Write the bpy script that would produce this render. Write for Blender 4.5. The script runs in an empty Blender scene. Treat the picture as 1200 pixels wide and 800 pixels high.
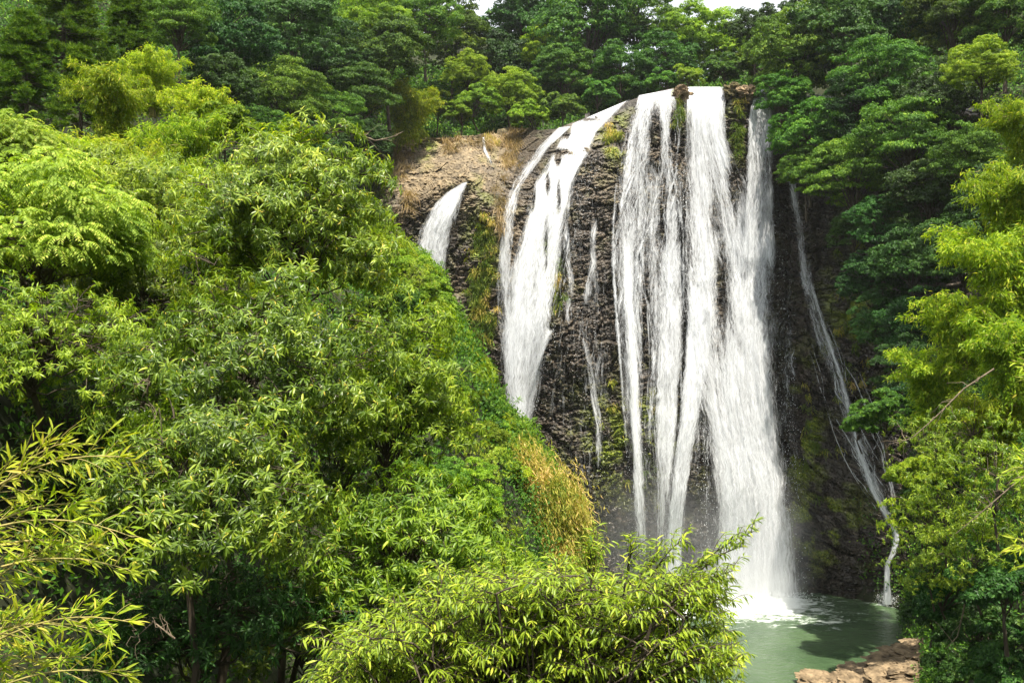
import bpy, math, random
import numpy as np
from mathutils import Vector

# ------------------------------------------------------------------ camera, world, sun, exposure
C = bpy.context.scene
COL = C.collection
CAMZ, F = 23.0, 1167.0
cam_d = bpy.data.cameras.new('camera'); cam = bpy.data.objects.new('camera', cam_d); COL.objects.link(cam)
cam.location = (0, 0, CAMZ); cam.rotation_euler = (math.radians(90), 0, 0)
cam_d.sensor_width = 36; cam_d.lens = 35.01; cam_d.clip_end = 3000; cam_d.clip_start = .1
C.camera = cam

SUN = Vector((0.13, -0.50, 1.25)).normalized()
w = bpy.data.worlds.new('World'); C.world = w; w.use_nodes = True
nt = w.node_tree; nt.nodes.clear()
out = nt.nodes.new('ShaderNodeOutputWorld'); bg = nt.nodes.new('ShaderNodeBackground'); sky = nt.nodes.new('ShaderNodeTexSky')
sky.sky_type = 'NISHITA'; sky.sun_disc = False
sky.sun_elevation = math.asin(SUN.z); sky.sun_rotation = math.atan2(SUN.x, SUN.y)
sky.dust_density = 4; sky.air_density = 1.0
tc = nt.nodes.new('ShaderNodeTexCoord'); nz = nt.nodes.new('ShaderNodeTexNoise'); nz.inputs['Scale'].default_value = 2.2; nz.inputs['Detail'].default_value = 7
rp = nt.nodes.new('ShaderNodeMapRange'); rp.inputs[1].default_value = .36; rp.inputs[2].default_value = .58; rp.inputs[3].default_value = .45
mx = nt.nodes.new('ShaderNodeMix'); mx.data_type = 'RGBA'; mx.inputs[7].default_value = (11.5, 11.8, 12.2, 1)
nt.links.new(tc.outputs['Generated'], nz.inputs['Vector']); nt.links.new(nz.outputs[0], rp.inputs[0]); nt.links.new(rp.outputs[0], mx.inputs[0])
nt.links.new(sky.outputs[0], mx.inputs[6]); nt.links.new(mx.outputs[2], bg.inputs[0]); bg.inputs[1].default_value = .066
nt.links.new(bg.outputs[0], out.inputs[0])
sd = bpy.data.lights.new('sun', 'SUN'); sd.energy = 4.9; sd.angle = math.radians(.6); sd.color = (1, .93, .80)
so = bpy.data.objects.new('sun', sd); COL.objects.link(so); so.rotation_euler = SUN.to_track_quat('Z', 'Y').to_euler()
C.view_settings.view_transform = 'Standard'; C.view_settings.look = 'None'; C.view_settings.gamma = 1
C.view_settings.exposure = 1.15
C.render.engine = 'CYCLES'
cy = C.cycles
cy.use_denoising = True; cy.max_bounces = 7; cy.diffuse_bounces = 3; cy.glossy_bounces = 2; cy.transmission_bounces = 4; cy.transparent_max_bounces = 14
cy.volume_bounces = 1; cy.caustics_reflective = False; cy.caustics_refractive = False; cy.sample_clamp_indirect = 6
try: cy.denoising_input_passes = 'RGB_ALBEDO_NORMAL'
except Exception: pass

R = np.random.default_rng(7)

# ------------------------------------------------------------------ helpers
def at(px, py, D):
    return np.array([(px - 600) / F * D, D, CAMZ + (400 - py) / F * D])
_T = np.random.default_rng(1).random((256, 256))
def vn(x, y, s=0):
    x = np.asarray(x, float) + s * 17.31; y = np.asarray(y, float) + s * 9.73
    xi = np.floor(x).astype(int); yi = np.floor(y).astype(int); fx = x - xi; fy = y - yi
    fx = fx * fx * (3 - 2 * fx); fy = fy * fy * (3 - 2 * fy)
    a = _T[xi & 255, yi & 255]; b = _T[(xi + 1) & 255, yi & 255]; c = _T[xi & 255, (yi + 1) & 255]; d = _T[(xi + 1) & 255, (yi + 1) & 255]
    return (a + (b - a) * fx) * (1 - fy) + (c + (d - c) * fx) * fy
def fbm(x, y, s=0, o=4):
    r = 0; a = .5; t = 0
    for i in range(o):
        r = r + a * vn(np.asarray(x) * 2 ** i, np.asarray(y) * 2 ** i, s + i); t += a; a *= .5
    return r / t
def sst(a, b, x):
    t = np.clip((np.asarray(x, float) - a) / (b - a), 0, 1); return t * t * (3 - 2 * t)
def voro(x, y, s=0):
    xi = np.floor(x).astype(int); yi = np.floor(y).astype(int)
    f1 = np.full(x.shape, 9.); f2 = f1.copy(); cid = np.zeros(x.shape); cx = np.zeros(x.shape); cyy = np.zeros(x.shape)
    for i in (-1, 0, 1):
        for j in (-1, 0, 1):
            a = xi + i; b = yi + j
            jx = a + .1 + .8 * _T[(a * 3 + s) & 255, (b * 5 + 11) & 255]; jy = b + .1 + .8 * _T[(a * 7 + 31) & 255, (b * 3 + s) & 255]
            d = np.hypot(x - jx, y - jy); m = d < f1
            f2 = np.where(m, f1, np.minimum(f2, d)); cid = np.where(m, _T[(a + 57 + s) & 255, (b + 91) & 255], cid)
            cx = np.where(m, x - jx, cx); cyy = np.where(m, y - jy, cyy); f1 = np.where(m, d, f1)
    return f1, f2, cid, cx, cyy

def mesh(name, V, loops, starts, mat, attrs=None, uv=None, smooth=False):
    me = bpy.data.meshes.new(name)
    me.vertices.add(len(V)); me.vertices.foreach_set('co', np.ascontiguousarray(V, np.float32).ravel())
    me.loops.add(len(loops)); me.loops.foreach_set('vertex_index', np.ascontiguousarray(loops, np.int32))
    me.polygons.add(len(starts)); me.polygons.foreach_set('loop_start', np.ascontiguousarray(starts, np.int32))
    me.update(calc_edges=True)
    me.polygons.foreach_set('use_smooth', np.full(len(starts), smooth))
    for k, a in (attrs or {}).items():
        at_ = me.attributes.new(k, 'FLOAT', 'POINT' if len(a) == len(V) else 'FACE'); at_.data.foreach_set('value', np.ascontiguousarray(a, np.float32))
    if uv is not None:
        l = me.uv_layers.new(name='UVMap'); l.data.foreach_set('uv', np.ascontiguousarray(uv[loops], np.float32).ravel())
    me.materials.append(mat)
    return me
def grid(name, P, mat, attrs=None, uv=None, smooth=True):
    n, m = P.shape[:2]; idx = np.arange(n * m).reshape(n, m)
    q = np.stack([idx[:-1, :-1], idx[:-1, 1:], idx[1:, 1:], idx[1:, :-1]], -1).reshape(-1)
    return mesh(name, P.reshape(-1, 3), q, np.arange(0, len(q), 4), mat, {k: a.reshape(-1) for k, a in (attrs or {}).items()}, None if uv is None else uv.reshape(-1, 2), smooth)
def obj(name, me, parent=None, loc=None):
    o = bpy.data.objects.new(name, me); COL.objects.link(o)
    if parent: o.parent = parent
    if loc is not None: o.location = loc
    return o
def tag(o, label=None, cat=None, group=None, kind=None):
    if label: o['label'] = label
    if cat: o['category'] = cat
    if group: o['group'] = group
    if kind: o['kind'] = kind
    return o
def nrm(v): return v / np.maximum(np.linalg.norm(v, axis=-1, keepdims=True), 1e-9)
def rdir(n, rng): return nrm(rng.normal(size=(n, 3)))

class Leaves:
    """collects leaves as real blades: simple (one folded quad) or full (six faces, drooping midrib)"""
    def __init__(s): s.b = []; s.n = 0
    def add(s, pos, axis, nor, L, W, tint, full=False, droop=.25):
        pos = np.asarray(pos, float); n = len(pos)
        if n == 0: return
        axis = nrm(np.asarray(axis, float)); side = nrm(np.cross(axis, nor)); up = np.cross(side, axis)
        L = np.broadcast_to(L, (n,))[:, None]; W = np.broadcast_to(W, (n,))[:, None]; tint = np.broadcast_to(tint, (n,))
        if not full:
            v = np.stack([pos, pos + axis * L * .42 + side * W * .5, pos + axis * L - up * L * droop, pos + axis * L * .42 - side * W * .5], 1)
            pat = np.array([0, 1, 2, 3]); st = np.array([0])
        else:
            d = lambda t: up * L * droop * t * t
            m1 = pos + axis * L * .3 - d(.3); m2 = pos + axis * L * .68 - d(.68); tp = pos + axis * L * (1 - droop * .2) - d(1) ; h = up * W * .13
            v = np.stack([pos, m1, m2, tp, m1 + side * W * .5 + h, m2 + side * W * .42 + h, m1 - side * W * .5 + h, m2 - side * W * .42 + h], 1)
            pat = np.array([0, 4, 1, 0, 1, 6, 1, 4, 5, 2, 1, 2, 7, 6, 2, 5, 3, 2, 3, 7]); st = np.array([0, 3, 6, 10, 14, 17])
        s.b.append((v.reshape(-1, 3), v.shape[1], pat, st, tint)); s.n += n
    def mesh(s, name, mat):
        V = []; Lp = []; St = []; T = []; vo = 0; lo = 0
        for v, k, pat, st, tint in s.b:
            n = len(v) // k; V.append(v)
            Lp.append((np.arange(n)[:, None] * k + pat + vo).ravel()); St.append((np.arange(n)[:, None] * len(pat) + st + lo).ravel())
            T.append(np.repeat(tint, k)); vo += len(v); lo += n * len(pat)
        return mesh(name, np.concatenate(V), np.concatenate(Lp), np.concatenate(St), mat, {'tint': np.concatenate(T)})

class Tubes:
    def __init__(s): s.V = []; s.F = []; s.o = 0
    def add(s, pts, r0, r1, k=6, rng=None):
        pts = np.asarray(pts, float); n = len(pts); tan = nrm(np.gradient(pts, axis=0)); ref = np.array([.3, .2, .93]) if abs(tan[0, 2]) < .8 else np.array([.9, .3, .1])
        a = nrm(np.cross(tan, ref)); b = np.cross(tan, a); r = np.linspace(r0, r1, n)[:, None, None]; th = np.arange(k) / k * 2 * np.pi
        ring = pts[:, None] + r * (a[:, None] * np.cos(th)[None, :, None] + b[:, None] * np.sin(th)[None, :, None])
        idx = np.arange(n * k).reshape(n, k) + s.o; nx = np.roll(idx, -1, 1)
        s.F.append(np.stack([idx[:-1], nx[:-1], nx[1:], idx[1:]], -1).reshape(-1)); s.V.append(ring.reshape(-1, 3)); s.o += n * k
    def mesh(s, name, mat):
        q = np.concatenate(s.F); return mesh(name, np.concatenate(s.V), q, np.arange(0, len(q), 4), mat, smooth=True)
def bez(a, b, sag=0, n=7, wob=0, rng=None):
    t = np.linspace(0, 1, n)[:, None]; a = np.asarray(a, float); b = np.asarray(b, float)
    p = a + (b - a) * t; p[:, 2] += sag * 4 * (t * (1 - t))[:, 0]
    if wob: p[1:-1] += rng.normal(size=(n - 2, 3)) * wob
    return p

# ------------------------------------------------------------------ materials
def newmat(name):
    m = bpy.data.materials.new(name); m.use_nodes = True; n = m.node_tree; n.nodes.clear(); return m, n, n.nodes, n.links
def ramp(N, stops):
    r = N.new('ShaderNodeValToRGB'); e = r.color_ramp.elements
    while len(e) < len(stops): e.new(.5)
    for x, (p, c) in zip(e, stops): x.position = p; x.color = (*c, 1)
    return r
def leaf_mat(name, cols, trans=.4, rough=.42, spec=.35, var=.16):
    m, n, N, Lk = newmat(name)
    o = N.new('ShaderNodeOutputMaterial'); p = N.new('ShaderNodeBsdfPrincipled'); t = N.new('ShaderNodeBsdfTranslucent'); mixs = N.new('ShaderNodeMixShader')
    a = N.new('ShaderNodeAttribute'); a.attribute_name = 'tint'; r = ramp(N, cols); oi = N.new('ShaderNodeObjectInfo')
    hs = N.new('ShaderNodeHueSaturation'); mr = N.new('ShaderNodeMapRange'); mr.inputs[3].default_value = .5 - var * .13; mr.inputs[4].default_value = .5 + var * .1
    mv = N.new('ShaderNodeMapRange'); mv.inputs[3].default_value = 1 - var * 1.6; mv.inputs[4].default_value = 1 + var * 1.6
    ml = N.new('ShaderNodeMath'); ml.operation = 'MULTIPLY'; ml.inputs[1].default_value = 7.13; fr = N.new('ShaderNodeMath'); fr.operation = 'FRACT'
    Lk.new(oi.outputs['Random'], mr.inputs[0]); Lk.new(oi.outputs['Random'], ml.inputs[0]); Lk.new(ml.outputs[0], fr.inputs[0]); Lk.new(fr.outputs[0], mv.inputs[0])
    Lk.new(a.outputs['Fac'], r.inputs[0]); Lk.new(r.outputs[0], hs.inputs['Color']); Lk.new(mr.outputs[0], hs.inputs['Hue']); Lk.new(mv.outputs[0], hs.inputs['Value'])
    Lk.new(hs.outputs[0], p.inputs['Base Color'])
    tm = N.new('ShaderNodeMix'); tm.data_type = 'RGBA'; tm.blend_type = 'MULTIPLY'; tm.inputs[0].default_value = 1; tm.inputs[7].default_value = (1.5, 1.5, .55, 1)
    Lk.new(hs.outputs[0], tm.inputs[6]); Lk.new(tm.outputs[2], t.inputs[0])
    p.inputs['Roughness'].default_value = rough; p.inputs['Specular IOR Level'].default_value = spec
    mixs.inputs[0].default_value = trans; Lk.new(p.outputs[0], mixs.inputs[1]); Lk.new(t.outputs[0], mixs.inputs[2]); Lk.new(mixs.outputs[0], o.inputs[0])
    return m
M = {}
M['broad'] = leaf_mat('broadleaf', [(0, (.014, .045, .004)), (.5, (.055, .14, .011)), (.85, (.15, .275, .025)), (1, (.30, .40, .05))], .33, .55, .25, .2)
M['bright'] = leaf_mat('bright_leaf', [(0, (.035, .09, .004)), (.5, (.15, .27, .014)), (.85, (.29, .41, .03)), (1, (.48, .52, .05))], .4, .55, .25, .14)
M['dark'] = leaf_mat('dark_shade_leaf', [(0, (.008, .028, .004)), (.5, (.024, .078, .010)), (.85, (.06, .145, .02)), (1, (.13, .21, .03))], .25, .5, .25, .2)  # dark greens; on recess trees they put the shade into the leaf colour
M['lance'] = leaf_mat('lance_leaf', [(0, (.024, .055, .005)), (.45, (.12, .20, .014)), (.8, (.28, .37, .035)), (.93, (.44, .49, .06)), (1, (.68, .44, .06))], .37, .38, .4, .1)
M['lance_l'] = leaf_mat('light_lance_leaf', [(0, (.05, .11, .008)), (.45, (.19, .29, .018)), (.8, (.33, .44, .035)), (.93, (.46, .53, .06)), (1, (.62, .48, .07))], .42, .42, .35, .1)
M['frond'] = leaf_mat('frond_leaf', [(0, (.05, .10, .010)), (.5, (.17, .25, .022)), (.9, (.31, .39, .045)), (1, (.50, .50, .10))], .42, .55, .25, .1)
M['bamboo'] = leaf_mat('bamboo_leaf', [(0, (.07, .15, .010)), (.5, (.23, .34, .016)), (.9, (.43, .50, .035)), (1, (.58, .54, .08))], .45, .5, .25, .12)
M['cedar'] = leaf_mat('needle_leaf', [(0, (.015, .05, .003)), (.6, (.06, .14, .008)), (1, (.17, .26, .02))], .3, .6, .2, .1)
M['gold'] = leaf_mat('dry_grass_blade', [(0, (.10, .16, .015)), (.35, (.34, .34, .05)), (.7, (.60, .45, .13)), (1, (.66, .46, .22))], .35, .6, .2, .1)
M['straw'] = leaf_mat('straw_blade', [(0, (.16, .13, .06)), (.6, (.38, .28, .14)), (1, (.55, .44, .26))], .3, .7, .2, .1)

def simple(name, c1, c2, scale=3, rough=.8, bump=.5, spec=.3, stretch=(1, 1, 1)):
    m, n, N, Lk = newmat(name); o = N.new('ShaderNodeOutputMaterial'); p = N.new('ShaderNodeBsdfPrincipled'); g = N.new('ShaderNodeTexCoord'); mp = N.new('ShaderNodeMapping')
    z = N.new('ShaderNodeTexNoise'); z.inputs['Scale'].default_value = scale; z.inputs['Detail'].default_value = 8; z.inputs['Roughness'].default_value = .65
    mp.inputs['Scale'].default_value = stretch
    Lk.new(g.outputs['Object'], mp.inputs[0]); Lk.new(mp.outputs[0], z.inputs['Vector']); r = ramp(N, [(.32, c1), (.68, c2)]); Lk.new(z.outputs[0], r.inputs[0]); Lk.new(r.outputs[0], p.inputs['Base Color'])
    b = N.new('ShaderNodeBump'); b.inputs['Strength'].default_value = bump; b.inputs['Distance'].default_value = .1; Lk.new(z.outputs[0], b.inputs['Height']); Lk.new(b.outputs[0], p.inputs['Normal'])
    p.inputs['Roughness'].default_value = rough; p.inputs['Specular IOR Level'].default_value = spec; Lk.new(p.outputs[0], o.inputs[0]); return m
M['bark'] = simple('bark', (.03, .023, .016), (.10, .08, .055), 6, .9, .6, stretch=(1, 1, .25))
M['palebark'] = simple('pale_bark', (.16, .12, .08), (.36, .28, .20), 9, .85, .4)
M['bark2'] = simple('dry_bark', (.10, .075, .05), (.24, .19, .13), 9, .85, .4)
M['culm'] = simple('bamboo_culm', (.20, .20, .05), (.42, .34, .12), 7, .5, .1)
M['soil'] = simple('forest_floor', (.010, .016, .006), (.04, .045, .018), 1.5, .95, .8)
M['tanrock'] = simple('tan_rock', (.05, .035, .02), (.32, .235, .14), 1.8, .85, 1.0)

# cliff rock
def cliff_mat():
    m, n, N, Lk = newmat('basalt_cliff'); o = N.new('ShaderNodeOutputMaterial'); p = N.new('ShaderNodeBsdfPrincipled')
    g = N.new('ShaderNodeTexCoord')
    def A(k): a = N.new('ShaderNodeAttribute'); a.attribute_name = k; return a.outputs['Fac']
    z = N.new('ShaderNodeTexNoise'); z.inputs['Scale'].default_value = 1.6; z.inputs['Detail'].default_value = 9; z.inputs['Roughness'].default_value = .7; Lk.new(g.outputs['Object'], z.inputs['Vector'])
    z2 = N.new('ShaderNodeTexNoise'); z2.inputs['Scale'].default_value = 7; z2.inputs['Detail'].default_value = 6; Lk.new(g.outputs['Object'], z2.inputs['Vector'])
    base = ramp(N, [(.3, (.036, .031, .026)), (.5, (.085, .070, .055)), (.68, (.17, .145, .115))]); Lk.new(z.outputs[0], base.inputs[0])
    tan = ramp(N, [(.3, (.07, .052, .03)), (.5, (.21, .16, .095)), (.7, (.38, .31, .20))]); Lk.new(z.outputs[0], tan.inputs[0])
    moss = ramp(N, [(.3, (.045, .075, .008)), (.5, (.14, .19, .012)), (.7, (.31, .33, .03))]); Lk.new(z2.outputs[0], moss.inputs[0])
    def mix(f, a, b):
        x = N.new('ShaderNodeMix'); x.data_type = 'RGBA'; Lk.new(f, x.inputs[0]); Lk.new(a, x.inputs[6]); Lk.new(b, x.inputs[7]); return x.outputs[2]
    cv = N.new('ShaderNodeMix'); cv.data_type = 'RGBA'; cv.blend_type = 'MULTIPLY'; cv.inputs[0].default_value = 1
    cr = ramp(N, [(0, (.45, .45, .48)), (.6, (1, 1, 1)), (1, (1.0, .93, .84))]); Lk.new(A('cell'), cr.inputs[0])
    wd_ = N.new('ShaderNodeMix'); wd_.data_type = 'RGBA'; wd_.inputs[7].default_value = (.52, .50, .50, 1); wd_.inputs[6].default_value = (1, 1, 1, 1); Lk.new(A('wet'), wd_.inputs[0])
    wm_ = N.new('ShaderNodeMix'); wm_.data_type = 'RGBA'; wm_.blend_type = 'MULTIPLY'; wm_.inputs[0].default_value = 1; Lk.new(base.outputs[0], wm_.inputs[6]); Lk.new(wd_.outputs[2], wm_.inputs[7])
    c = mix(A('tan'), wm_.outputs[2], tan.outputs[0]); Lk.new(c, cv.inputs[6]); Lk.new(cr.outputs[0], cv.inputs[7])
    c = mix(A('moss'), cv.outputs[2], moss.outputs[0]); Lk.new(c, p.inputs['Base Color'])
    rr = N.new('ShaderNodeMapRange'); rr.inputs[3].default_value = .9; rr.inputs[4].default_value = .22; Lk.new(A('wet'), rr.inputs[0]); Lk.new(rr.outputs[0], p.inputs['Roughness'])
    p.inputs['Specular IOR Level'].default_value = .55
    b = N.new('ShaderNodeBump'); b.inputs['Strength'].default_value = .8; b.inputs['Distance'].default_value = .12; Lk.new(z2.outputs[0], b.inputs['Height']); Lk.new(b.outputs[0], p.inputs['Normal'])
    Lk.new(p.outputs[0], o.inputs[0]); return m
M['cliff'] = cliff_mat()

def fall_mat(name='falling_water', fx=6.0, fy=.6, soft=.45):
    m, n, N, Lk = newmat(name); o = N.new('ShaderNodeOutputMaterial')
    uv = N.new('ShaderNodeUVMap'); uv.uv_map = 'UVMap'
    dn_ = N.new('ShaderNodeTexNoise'); dn_.noise_dimensions = '2D'; dn_.inputs['Scale'].default_value = .8; dn_.inputs['Detail'].default_value = 3; Lk.new(uv.outputs[0], dn_.inputs['Vector'])
    d1 = N.new('ShaderNodeVectorMath'); d1.operation = 'MULTIPLY_ADD'; d1.inputs[1].default_value = (.55, .6, 0); Lk.new(dn_.outputs['Color'], d1.inputs[0]); Lk.new(uv.outputs[0], d1.inputs[2]); dv = d1
    def nz(sx, sy, det, rough):
        mp = N.new('ShaderNodeMapping'); mp.inputs['Scale'].default_value = (sx, sy, 1); Lk.new(dv.outputs[0], mp.inputs[0])
        z = N.new('ShaderNodeTexNoise'); z.noise_dimensions = '2D'; z.inputs['Scale'].default_value = 1; z.inputs['Detail'].default_value = det; z.inputs['Roughness'].default_value = rough; Lk.new(mp.outputs[0], z.inputs['Vector']); return z.outputs[0]
    a = nz(fx * .3, fy * .4, 3, .5); b = nz(fx, fy * .6, 5, .6); c = nz(15, 1.3, 4, .65)
    def mth(op, x, y=None, v=None):
        q = N.new('ShaderNodeMath'); q.operation = op; Lk.new(x, q.inputs[0])
        if y is not None: Lk.new(y, q.inputs[1])
        if v is not None: q.inputs[1].default_value = v
        return q.outputs[0]
    s = mth('ADD', mth('MULTIPLY', a, v=.24), mth('ADD', mth('MULTIPLY', b, v=.38), mth('MULTIPLY', c, v=.38)))
    mr = N.new('ShaderNodeMapRange'); mr.inputs[1].default_value = .33; mr.inputs[2].default_value = .67; mr.clamp = True; Lk.new(s, mr.inputs[0])
    de = N.new('ShaderNodeAttribute'); de.attribute_name = 'dens'
    sm = mth('ADD', mr.outputs[0], mth('MULTIPLY', de.outputs['Fac'], v=1.0 + 2 * soft))   # 1 - dens threshold
    al = N.new('ShaderNodeMapRange'); al.interpolation_type = 'SMOOTHSTEP'; al.inputs[1].default_value = 1.0; al.inputs[2].default_value = 1.0 + 2 * soft; Lk.new(sm, al.inputs[0])
    am = mth('MULTIPLY', al.outputs[0], v=.88)
    d = N.new('ShaderNodeBsdfDiffuse'); d.inputs[0].default_value = (.82, .84, .87, 1); t = N.new('ShaderNodeBsdfTranslucent'); t.inputs[0].default_value = (.80, .83, .86, 1)
    x = N.new('ShaderNodeMixShader'); x.inputs[0].default_value = .35; Lk.new(d.outputs[0], x.inputs[1]); Lk.new(t.outputs[0], x.inputs[2])
    tr = N.new('ShaderNodeBsdfTransparent'); y = N.new('ShaderNodeMixShader'); Lk.new(am, y.inputs[0]); Lk.new(tr.outputs[0], y.inputs[1]); Lk.new(x.outputs[0], y.inputs[2])
    bp = N.new('ShaderNodeBump'); bp.inputs['Strength'].default_value = .45; bp.inputs['Distance'].default_value = .25; Lk.new(s, bp.inputs['Height']); Lk.new(bp.outputs[0], d.inputs['Normal'])
    Lk.new(y.outputs[0], o.inputs[0]); return m
M['fall'] = fall_mat()
M['drop'] = simple('water_spray', (.85, .88, .9), (.9, .92, .94), 3, .5, 0)

def pool_mat():
    m, n, N, Lk = newmat('pool_water'); o = N.new('ShaderNodeOutputMaterial'); p = N.new('ShaderNodeBsdfPrincipled'); g = N.new('ShaderNodeTexCoord')
    f = N.new('ShaderNodeAttribute'); f.attribute_name = 'foam'
    z = N.new('ShaderNodeTexNoise'); z.inputs['Scale'].default_value = 1.4; z.inputs['Detail'].default_value = 8; z.inputs['Roughness'].default_value = .65; z.inputs['Distortion'].default_value = .8
    mp = N.new('ShaderNodeMapping'); mp.inputs['Scale'].default_value = (.7, 1.1, 1); Lk.new(g.outputs['Object'], mp.inputs[0]); Lk.new(mp.outputs[0], z.inputs['Vector'])
    ad = N.new('ShaderNodeMath'); ad.operation = 'ADD'; Lk.new(f.outputs['Fac'], ad.inputs[0]); Lk.new(z.outputs[0], ad.inputs[1])
    fr = N.new('ShaderNodeMapRange'); fr.interpolation_type = 'SMOOTHSTEP'; fr.inputs[1].default_value = .78; fr.inputs[2].default_value = 1.15; Lk.new(ad.outputs[0], fr.inputs[0])
    z3 = N.new('ShaderNodeTexNoise'); z3.inputs['Scale'].default_value = .12; z3.inputs['Detail'].default_value = 4; Lk.new(g.outputs['Object'], z3.inputs['Vector'])
    gr = ramp(N, [(.35, (.040, .075, .034)), (.65, (.075, .120, .058))]); Lk.new(z3.outputs[0], gr.inputs[0])
    x = N.new('ShaderNodeMix'); x.data_type = 'RGBA'; x.inputs[7].default_value = (.85, .9, .88, 1); Lk.new(fr.outputs[0], x.inputs[0]); Lk.new(gr.outputs[0], x.inputs[6]); Lk.new(x.outputs[2], p.inputs['Base Color'])
    rr = N.new('ShaderNodeMapRange'); rr.inputs[3].default_value = .12; rr.inputs[4].default_value = .8; Lk.new(fr.outputs[0], rr.inputs[0]); Lk.new(rr.outputs[0], p.inputs['Roughness'])
    z2 = N.new('ShaderNodeTexNoise'); z2.inputs['Scale'].default_value = 2.0; z2.inputs['Detail'].default_value = 5; z2.inputs['Roughness'].default_value = .6; Lk.new(mp.outputs[0], z2.inputs['Vector'])
    b = N.new('ShaderNodeBump'); b.inputs['Strength'].default_value = .9; b.inputs['Distance'].default_value = .12; Lk.new(z2.outputs[0], b.inputs['Height']); Lk.new(b.outputs[0], p.inputs['Normal'])
    p.inputs['IOR'].default_value = 1.33; Lk.new(p.outputs[0], o.inputs[0]); return m
M['pool'] = pool_mat()

# ------------------------------------------------------------------ terrain
def hgt(x, y):
    x = np.asarray(x, float); y = np.asarray(y, float)
    xL = np.interp(y, [-60, 0, 6, 14, 24, 34, 44, 52, 60, 70, 80, 90, 110], [10, 8, 3, 0, 0, 2.5, 6.5, 7.5, 6.5, 3, -1, -3.5, -6])
    d = xL - x
    hL = np.where(d < 10, 2.25 * d, np.where(d < 20, 22.5 + .55 * (d - 10), 28 + .2 * (d - 20)))
    hL = np.minimum(hL, 60)
    xR = np.interp(y, [-60, 0, 20, 35, 50, 62, 72, 80, 88, 100], [20, 15, 12.5, 13, 19.5, 25.5, 29, 31.5, 36, 42])
    e = x - xR
    hR = np.where(e < 9, 3.0 * e, 27 + 1.3 * (e - 9)); hR = np.minimum(hR, 75)
    yc = np.interp(x, [-100, -40, -30, -16.5, -14.5, 12, 25, 30, 36, 60, 100], [60, 78, 84, 95, 116, 112, 110, 104, 96, 80, 70])
    cap = np.interp(x, [-60, -20, 5, 18, 30, 45], [72, 70, 66, 55, 56, 72])
    hB = np.where(y < yc, 45 - 3.2 * (yc - y), 45 + .75 * (y - yc)); hB = np.minimum(hB, cap)
    r = np.hypot(x, y + 1); hC = 21.3 - 2.0 * np.maximum(0, r - 2.2)
    h = np.maximum.reduce([hL, hR, hB, hC, np.full(x.shape, -1.5)])
    n = (fbm(x / 6, y / 6, 3) - .5) * 3.0 * sst(.5, 5, h) * sst(3, 9, np.hypot(x, y))
    return h + n
xs = np.concatenate([np.linspace(-900, -75, 12), np.arange(-70, 70, .7), np.linspace(75, 900, 12)])
ys = np.concatenate([np.linspace(-600, -30, 10), np.arange(-25, 150, .7), np.linspace(160, 1200, 12)])
X, Y = np.meshgrid(xs, ys)
Z = hgt(X, Y)
ter = obj('terrain', grid('terrain', np.stack([X, Y, Z], -1), M['soil'])); tag(ter, kind='structure')

# ------------------------------------------------------------------ cliff
LIPX = [400, 440, 455, 470, 500, 560, 600, 650, 700, 745, 790, 800, 845, 850, 895, 905, 930, 1000, 1200]
LIPY = [230, 205, 180, 163, 159, 158, 151, 149, 131, 114, 104, 103, 104, 99, 98, 102, 112, 118, 120]
def lip(px): return np.interp(px, LIPX, LIPY)
def cliffD(px, py):
    """distance of the rock face (metres ahead of the camera)"""
    px = np.asarray(px, float); py = np.asarray(py, float)
    lp = lip(px); u = np.maximum(py - lp, 0)
    D = np.interp(px, [400, 520, 600, 700, 800, 900, 960, 1020, 1080, 1140, 1200], [97, 95, 92.2, 90.3, 90, 91, 90.5, 88, 84.5, 80, 76])
    D = D + 3.5 * (1 - sst(100, 700, py))
    s = np.interp(px, [560, 600, 740, 770, 900], [40, 46, 34, 10, 7]); a = np.interp(px, [400, 560, 600, 740, 780, 900], [0, 0, 9, 8, 3.5, 2.5])
    D = D + a * np.exp(-u / s)
    shelf = (1 - sst(600, 655, px)); edge = np.interp(px, [400, 480, 545, 590, 640], [262, 240, 214, 262, 225])
    D = D + shelf * 11 * (1 - sst(0, 1, (py - lp) / np.maximum(edge - lp, 5)))
    # bulge where the left cascade bends and plunge ledge
    D = D - 1.6 * np.exp(-((px - 660) / 34) ** 2 - ((py - 400) / 60) ** 2)
    D = D + 2.2 * sst(560, 700, py) * np.exp(-((px - 800) / 110) ** 2)
    # grooves between buttresses
    D = D + 1.8 * np.exp(-((px - 868) / 14) ** 2) * (1 - sst(180, 330, py)) * -.6
    D = D + 1.7 * np.exp(-((px - 925) / 16) ** 2) * (1 - sst(500, 640, py))
    D = D + 1.1 * np.exp(-((px - (560 + (py - 300) * .02)) / 22) ** 2) * sst(230, 300, py)
    return D
px = np.arange(410, 1176, 1.22); pyn = np.linspace(0, 1, 500)
PX, T = np.meshgrid(px, pyn); LP = lip(px)[None]; PY = LP + T * (735 - LP)
D0 = cliffD(PX, PY); WX = (PX - 600) / F * D0; WZ = CAMZ + (400 - PY) / F * D0
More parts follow.
